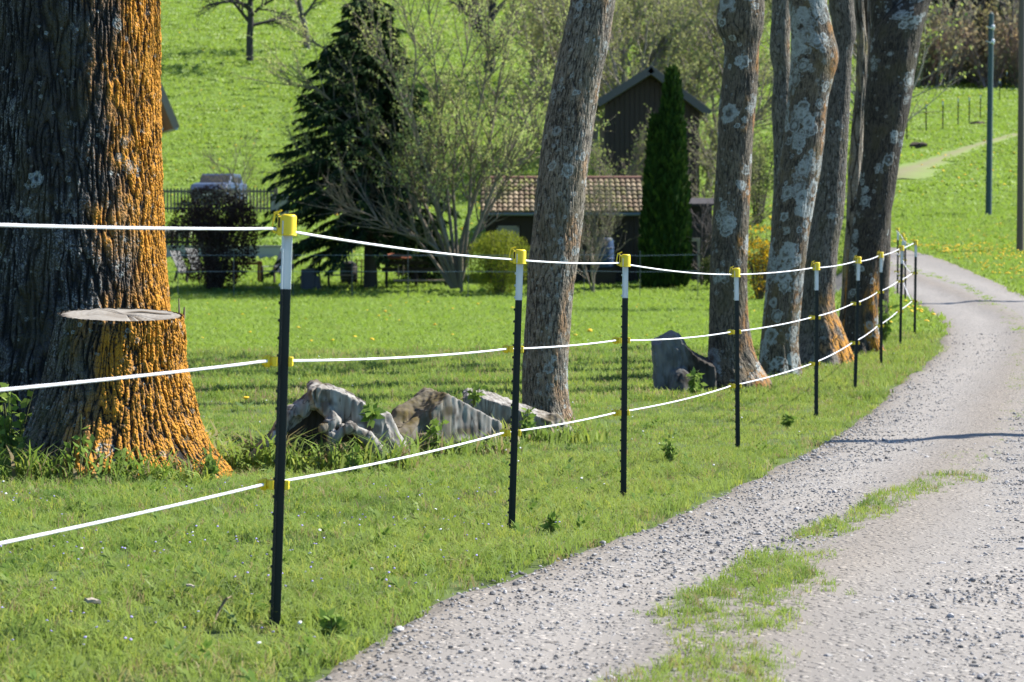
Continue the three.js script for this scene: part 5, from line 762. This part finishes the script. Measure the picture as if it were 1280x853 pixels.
{ // loose stones on the road
  const r = rngOf(77), out = [], geo = new THREE.IcosahedronGeometry(1, 1), pa = geo.attributes.position;
  for (let k = 0; k < pa.count; k++) { const v = V().fromBufferAttribute(pa, k), s = 1 + 0.45 * N(v.x * 1.7, v.y * 1.7, v.z * 1.7 + 4); pa.setXYZ(k, v.x * s, v.y * s, v.z * s); } geo.computeVertexNormals();
  for (let d = 5.2; d < 30; d += 0.2) {
    const L = roadLeft(d) + 0.07, R = Math.min(roadRight(d) + 0.1, 0.26 * d + 0.5), n = (R - L) * 0.2 * lerp(1200, 150, sstep(6, 26, d));
    for (let k = 0; k < n; k++) {
      const x = L + r() * (R - L), dd = d + r() * 0.2, w = (x - L) / (roadRight(d) - L), heap = Math.exp(-((((x - stripLine(dd)) - 0.42) / 0.25) ** 2)) + 0.3 * Math.exp(-((w / 0.06) ** 2));
      const big = r() < 0.025 + 0.05 * heap, s = (big ? 0.006 + 0.009 * r() * r() : 0.0022 + 0.004 * r()) * (d > 14 ? 1.3 : 1), g = r() < 0.22 ? 0.1 + 0.1 * r() : 0.2 + 0.24 * r();
      if (!big && r() > 0.55 + 0.6 * heap) continue;
      const h = height(x, dd) + 0.014 + 0.02 * Math.exp(-(((x - stripLine(dd)) / 0.35) ** 2));
      out.push([x, h + s * 0.25, -dd, r() * 6.283, s * (0.7 + 0.8 * r()), s * (0.5 + 0.4 * r()), s * (0.7 + 0.5 * r()), [g, g * 0.97, g * 0.94], 0.3 * r()]);
    }
  }
  scatter('loose_gravel', geo, std([1, 1, 1], 0.9), out, 'loose grey stones scattered over the gravel road', 'gravel');
}
const dandelionHead = place(new THREE.SphereGeometry(1, 9, 5, 0, 6.2832, 0, 1.75), 0, 0, 0, 0, 0, 0, [1, 0.6, 1]);
const dandelionM = std([0.83, 0.52, 0.012], 0.8);
{
  const r = rngOf(301), out = [];
  const add = (x, d, s, lift) => { const h = height(x, d) + lift * (0.6 + 0.7 * r()); out.push([x, h, -d, r() * 6.28, s, s, s, [0.9 + 0.1 * r(), 0.85 + 0.3 * r(), 1], 0.6 * r()]); };
  for (let k = 0; k < 9000; k++) {                                     // the meadow beside the road's far bend and the hill
    const d = 32 + 175 * Math.pow(r(), 1.25), x = (-0.28 + 0.56 * r()) * d, right = x / d > 0.15, c = fbm(x * 0.12, d * 0.05, 61, 3), b = r();
    const p = right ? (d < 75 ? 0.55 : 0.22) : d < 80 ? 0.12 : 0.22;
    if (roadMask(x, d) > 0.02 || b > p * (0.4 + 2.2 * Math.max(0, c + 0.15))) continue;
    add(x, d, 0.024 + 0.02 * r() + (d > 90 ? 0.03 : 0), 0.07);
  }
  for (let k = 0; k < 6000; k++) { const d = 42 + 27 * r(), x = 7.5 + 9 * r() * (d / 55), c = fbm(x * 0.2, d * 0.12, 65, 2); if (roadMask(x, d) < 0.01 && r() < 0.1 + 1.6 * Math.max(0, c + 0.05) && x > roadRight(Math.min(d, 66)) + 0.2) add(x, d, 0.022 + 0.014 * r(), 0.09); }
  scatter('dandelion_meadow', dandelionHead, dandelionM, out, 'drifts of yellow dandelions over the lawn and the far meadow', 'dandelions');
}
{ // small leaves and tiny flowers in the near verge
  const r = rngOf(401), weeds = [], dots = [], white = [];
  for (let k = 0; k < 3400; k++) {
    const d = 5.4 + 12 * Math.pow(r(), 1.1), x = (-0.25 + 0.5 * r()) * d, g = N(x * 1.1, d * 1.1, 71), a = r();
    if (roadMask(x, d) > 0.15 || inStump(x, d) || a > 0.12 + 0.95 * Math.max(0, g + 0.1)) continue;
    const s = 0.35 + 0.5 * r(); weeds.push([x, height(x, d), -d, r() * 6.28, s, s, s, mix3([0.12, 0.22, 0.03], [0.26, 0.34, 0.07], r()), 0.25 * r()]);
  }
  for (let k = 0; k < 600; k++) { const d = 5.6 + 6 * r(), x = (-0.25 + 0.28 * r()) * d; if (roadMask(x, d) < 0.02 && r() < 0.25 + N(x * 1.5, d * 1.5, 81)) dots.push([x, height(x, d) + 0.03 + 0.05 * r(), -d, r() * 6, 0.0045, 0.004, 0.0045, null, 0.5]); }
  for (let k = 0; k < 900; k++) { const d = 5.6 + 32 * r(), x = (-0.25 + 0.45 * r()) * d; if (roadMask(x, d) < 0.02 && r() < 0.08 + N(x * 1.2, d * 1.2, 91)) white.push([x, height(x, d) + 0.05 + 0.04 * r(), -d, r() * 6, 0.0065, 0.005, 0.0065, null, 0.5]); }
  scatter('verge_leaves', rosetteGeo(31, 11, 0.055, 0.014, 0.9), grassM, weeds, 'small broad leaves mixed into the near verge grass', 'weeds');
  scatter('lilac_blossoms', dandelionHead, std([0.42, 0.36, 0.7], 0.8), dots, 'tiny lilac blossoms dotted in the near verge grass', 'flowers');
  scatter('white_blossoms', dandelionHead, std([0.8, 0.8, 0.78], 0.8), white, 'tiny white daisies dotted through the grass', 'flowers');
}
// ---------------------------------------------------------------- small things near the camera
{ const m = leafMat([0.1, 0.19, 0.03], 0.4), shoot = (name, label, p, n, h, seed, wl = 0.045) => { const t = thing(name, label, 'plant', p), r = rngOf(seed), st = new MB(), lf = new MB(true); for (let k = 0; k < n; k++) { const a = r() * 6.283, e = V(Math.cos(a) * h * 0.35 * r(), h * (0.5 + 0.5 * r()), Math.sin(a) * h * 0.35 * r()); st.tube([V(0, -0.02, 0), e.clone().multiplyScalar(0.55), e], [0.004, 0.003, 0.0015], 5); for (let j = 0; j < 7; j++) { const q = 0.3 + 0.7 * r(), d = dirRand(r, 0.1); lf.col = mix3([0.12, 0.21, 0.03], [0.28, 0.38, 0.08], r()); lf.leaf(e.clone().multiplyScalar(q), d, wl * 0.32, wl * (0.7 + 0.7 * r()), sideOf(d, r)); } } st.build('stems', std([0.14, 0.16, 0.05], 0.8), t); lf.build('leaves', vleafM, t); return t; };
  const S = (x, y, d) => at(x, y, d), L = (x, y, d) => onLand(at(x, y, d).x, d);
  shoot('elder_shoot', 'leafy green shoot growing out of the hollow stump', S(464, 532, 13.75), 5, 0.14, 1, 0.07); shoot('elder_shoot', 'green shoot between the wedge stump and the low grey stump', S(592, 506, 15.8), 6, 0.16, 2, 0.06);
  shoot('weed_clump', 'weeds growing before the mossy side of the wedge stump', L(545, 556, 14.8), 9, 0.26, 3, 0.06); shoot('weed_clump', 'weeds growing before the low grey stump', L(655, 550, 15.7), 10, 0.26, 4, 0.05); shoot('weed_clump', 'weeds rooted under the arch of the hollow stump', L(440, 572, 13.6), 8, 0.16, 5, 0.05);
  shoot('weed_clump', 'weeds at the foot of the burl tree and its sawn stem', L(868, 497, 20.6), 12, 0.26, 6, 0.06); shoot('weed_clump', 'tall thin weed before the tall orange stump', L(100, 600, 12.7), 4, 0.4, 7, 0.05); shoot('weed_clump', 'weeds against the middle of the tall orange stump', L(158, 602, 12.8), 7, 0.22, 8, 0.05);
  shoot('weed_clump', 'weeds at the root of the tall orange stump nearest the hollow stump', L(262, 592, 12.9), 10, 0.16, 9, 0.05); shoot('weed_clump', 'dense weeds in the shade at the photo edge beside the tall orange stump', L(14, 575, 13.6), 22, 0.55, 10, 0.07); shoot('weed_clump', 'weeds in the shade between the enormous tree and the tall orange stump', L(40, 590, 13.2), 14, 0.3, 11, 0.06);
  shoot('weed_clump', 'dark leafy clump in the verge before the fourth fence post', L(838, 582, 14.2), 18, 0.14, 12, 0.035); shoot('weed_clump', 'bright leafy clump at the foot of the fifth fence post', L(985, 542, 17.4), 14, 0.12, 13, 0.045); shoot('weed_clump', 'leafy plants at the foot of the last trunk', L(1106, 424, 28.6), 22, 0.5, 14, 0.09); shoot('weed_clump', 'bright leafy plant at the foot of the second fence post', L(690, 672, 9.7), 9, 0.09, 15, 0.035); shoot('weed_clump', 'leafy plants in the verge at the road edge nearest the camera', L(415, 790, 6.7), 14, 0.08, 16, 0.035); }
{ // a dandelion with stem and leaves, then its copies where the photo shows single flowers
  const stemM = leafMat([0.16, 0.22, 0.06], 0.3), mk = (p) => { const t = thing('dandelion', 'single yellow dandelion in the grass near the fence and stumps', 'dandelion', p, 0, 'single dandelions in the near grass'); const f = new THREE.Mesh(new THREE.LatheGeometry([[0.0005, 0.006], [0.012, 0.009], [0.021, 0.006], [0.018, 0], [0.006, -0.007], [0.0005, -0.008]].map(([a, b]) => new THREE.Vector2(a, b)), 16).translate(0, 0.085, 0), dandelionM); f.name = 'flower'; t.add(f); obj('stem', [cyl(0.0025, 0.002, 0.08, 0, 0.04, 0, 6)], stemM, t); const l = new THREE.Mesh(rosetteGeo(9, 8, 0.11, 0.014, 0.35), grassM.clone()); l.material.color.setRGB(0.11, 0.2, 0.03); l.name = 'leaves'; t.add(l); return t; };
  let first = null; const r = rngOf(17);
  for (const [x, y, label] of [[308, 512, 'single dandelion right behind the tall orange stump, above the pair'], [326, 545, 'left flower of the dandelion pair between the tall orange stump and the hollow stump'], [334, 541, 'right flower of the dandelion pair between the tall orange stump and the hollow stump'], [257, 407, 'dandelion on the lawn just right of the sawn top of the tall orange stump'], [572, 462, 'dandelion on the lawn above the wedge-shaped stump'], [616, 469, 'dandelion on the lawn above the low grey stump'],
    [620, 431, 'dandelion on the lawn just left of the middle clip of the second post'], [806, 504, 'dandelion at the shaded edge of the sawn stem'], [762, 505, 'dandelion just left of the third fence post'], [704, 658, 'dandelion in the verge at the road edge by the second fence post'], [1083, 473, 'dandelion beside the foot of the sixth fence post'], [888, 540, 'dandelion in the verge just left of the fourth fence post'], [340, 614, 'low yellow flower under the lowest rope clip of the nearest post'], [520, 640, 'low yellow flower in the verge before the wedge-shaped stump']]) {
    const p = ground(x, y + 3); p.y = height(p.x, -p.z); let t; if (!first) t = first = mk(p); else { t = first.clone(); t.name = numbered('dandelion'); scene.add(t); t.position.copy(p); } t.userData = { label, category: 'dandelion', group: 'single dandelions in the near grass' }; t.rotation.y = r() * 6; t.rotation.z = 0.2 * (r() - 0.5); t.scale.setScalar(-p.z > 18 ? 1.35 : 1.0 + 0.2 * r());
  } }
{ const a = ground(257, 790), b = at(284, 748, -a.z + 0.12), t = thing('fallen_twig', 'thin bent stick poking out of the grass beside the nearest fence post', 'stick', a), mb = new MB(), e = b.sub(a); mb.tube([V(0, -0.03, 0), V(e.x * 0.45, e.y * 0.5, e.z), V(e.x * 0.9, e.y * 0.95, e.z), e], [0.0035, 0.004, 0.0045, 0.003], 6); mb.tube([V(e.x * 0.9, e.y * 0.95, e.z), V(e.x + 0.008, e.y * 1.02, e.z - 0.03)], [0.004, 0.002], 5); mb.build('stick', std([0.2, 0.15, 0.09], 0.9), t); }
for (const [x, y, w, l] of [[115, 772, 0.05, 'grey splinter of wood lying in the near grass'], [238, 752, 0.028, 'small brown wood chip lying in the near grass']]) { const p = ground(x, y), g = new THREE.BoxGeometry(w, w * 0.2, w * 0.45, 6, 2, 3), a = g.attributes.position; for (let k = 0; k < a.count; k++) { const q = V().fromBufferAttribute(a, k); a.setXYZ(k, q.x * (1 + 0.3 * N(q.z * 90, q.y * 90, 1)), q.y + 0.25 * w * N(q.x * 50, 2, q.z * 50), q.z * (1 - 0.6 * Math.abs(q.x / w))); } g.computeVertexNormals(); const m = obj('wood_chip', g, std([0.3, 0.26, 0.21], 0.9)); m.position.copy(p).add(V(0, 0.05, 0)); m.rotation.set(0.2, 0.6, -0.4); tag(m, l, 'wood chip'); }

scene.traverse((o) => { if (o.isMesh && o !== sky) { o.castShadow = true; o.receiveShadow = true; } });
sun.castShadow = true;
camera.far = 2500; camera.updateProjectionMatrix();
renderer.render(scene, camera);
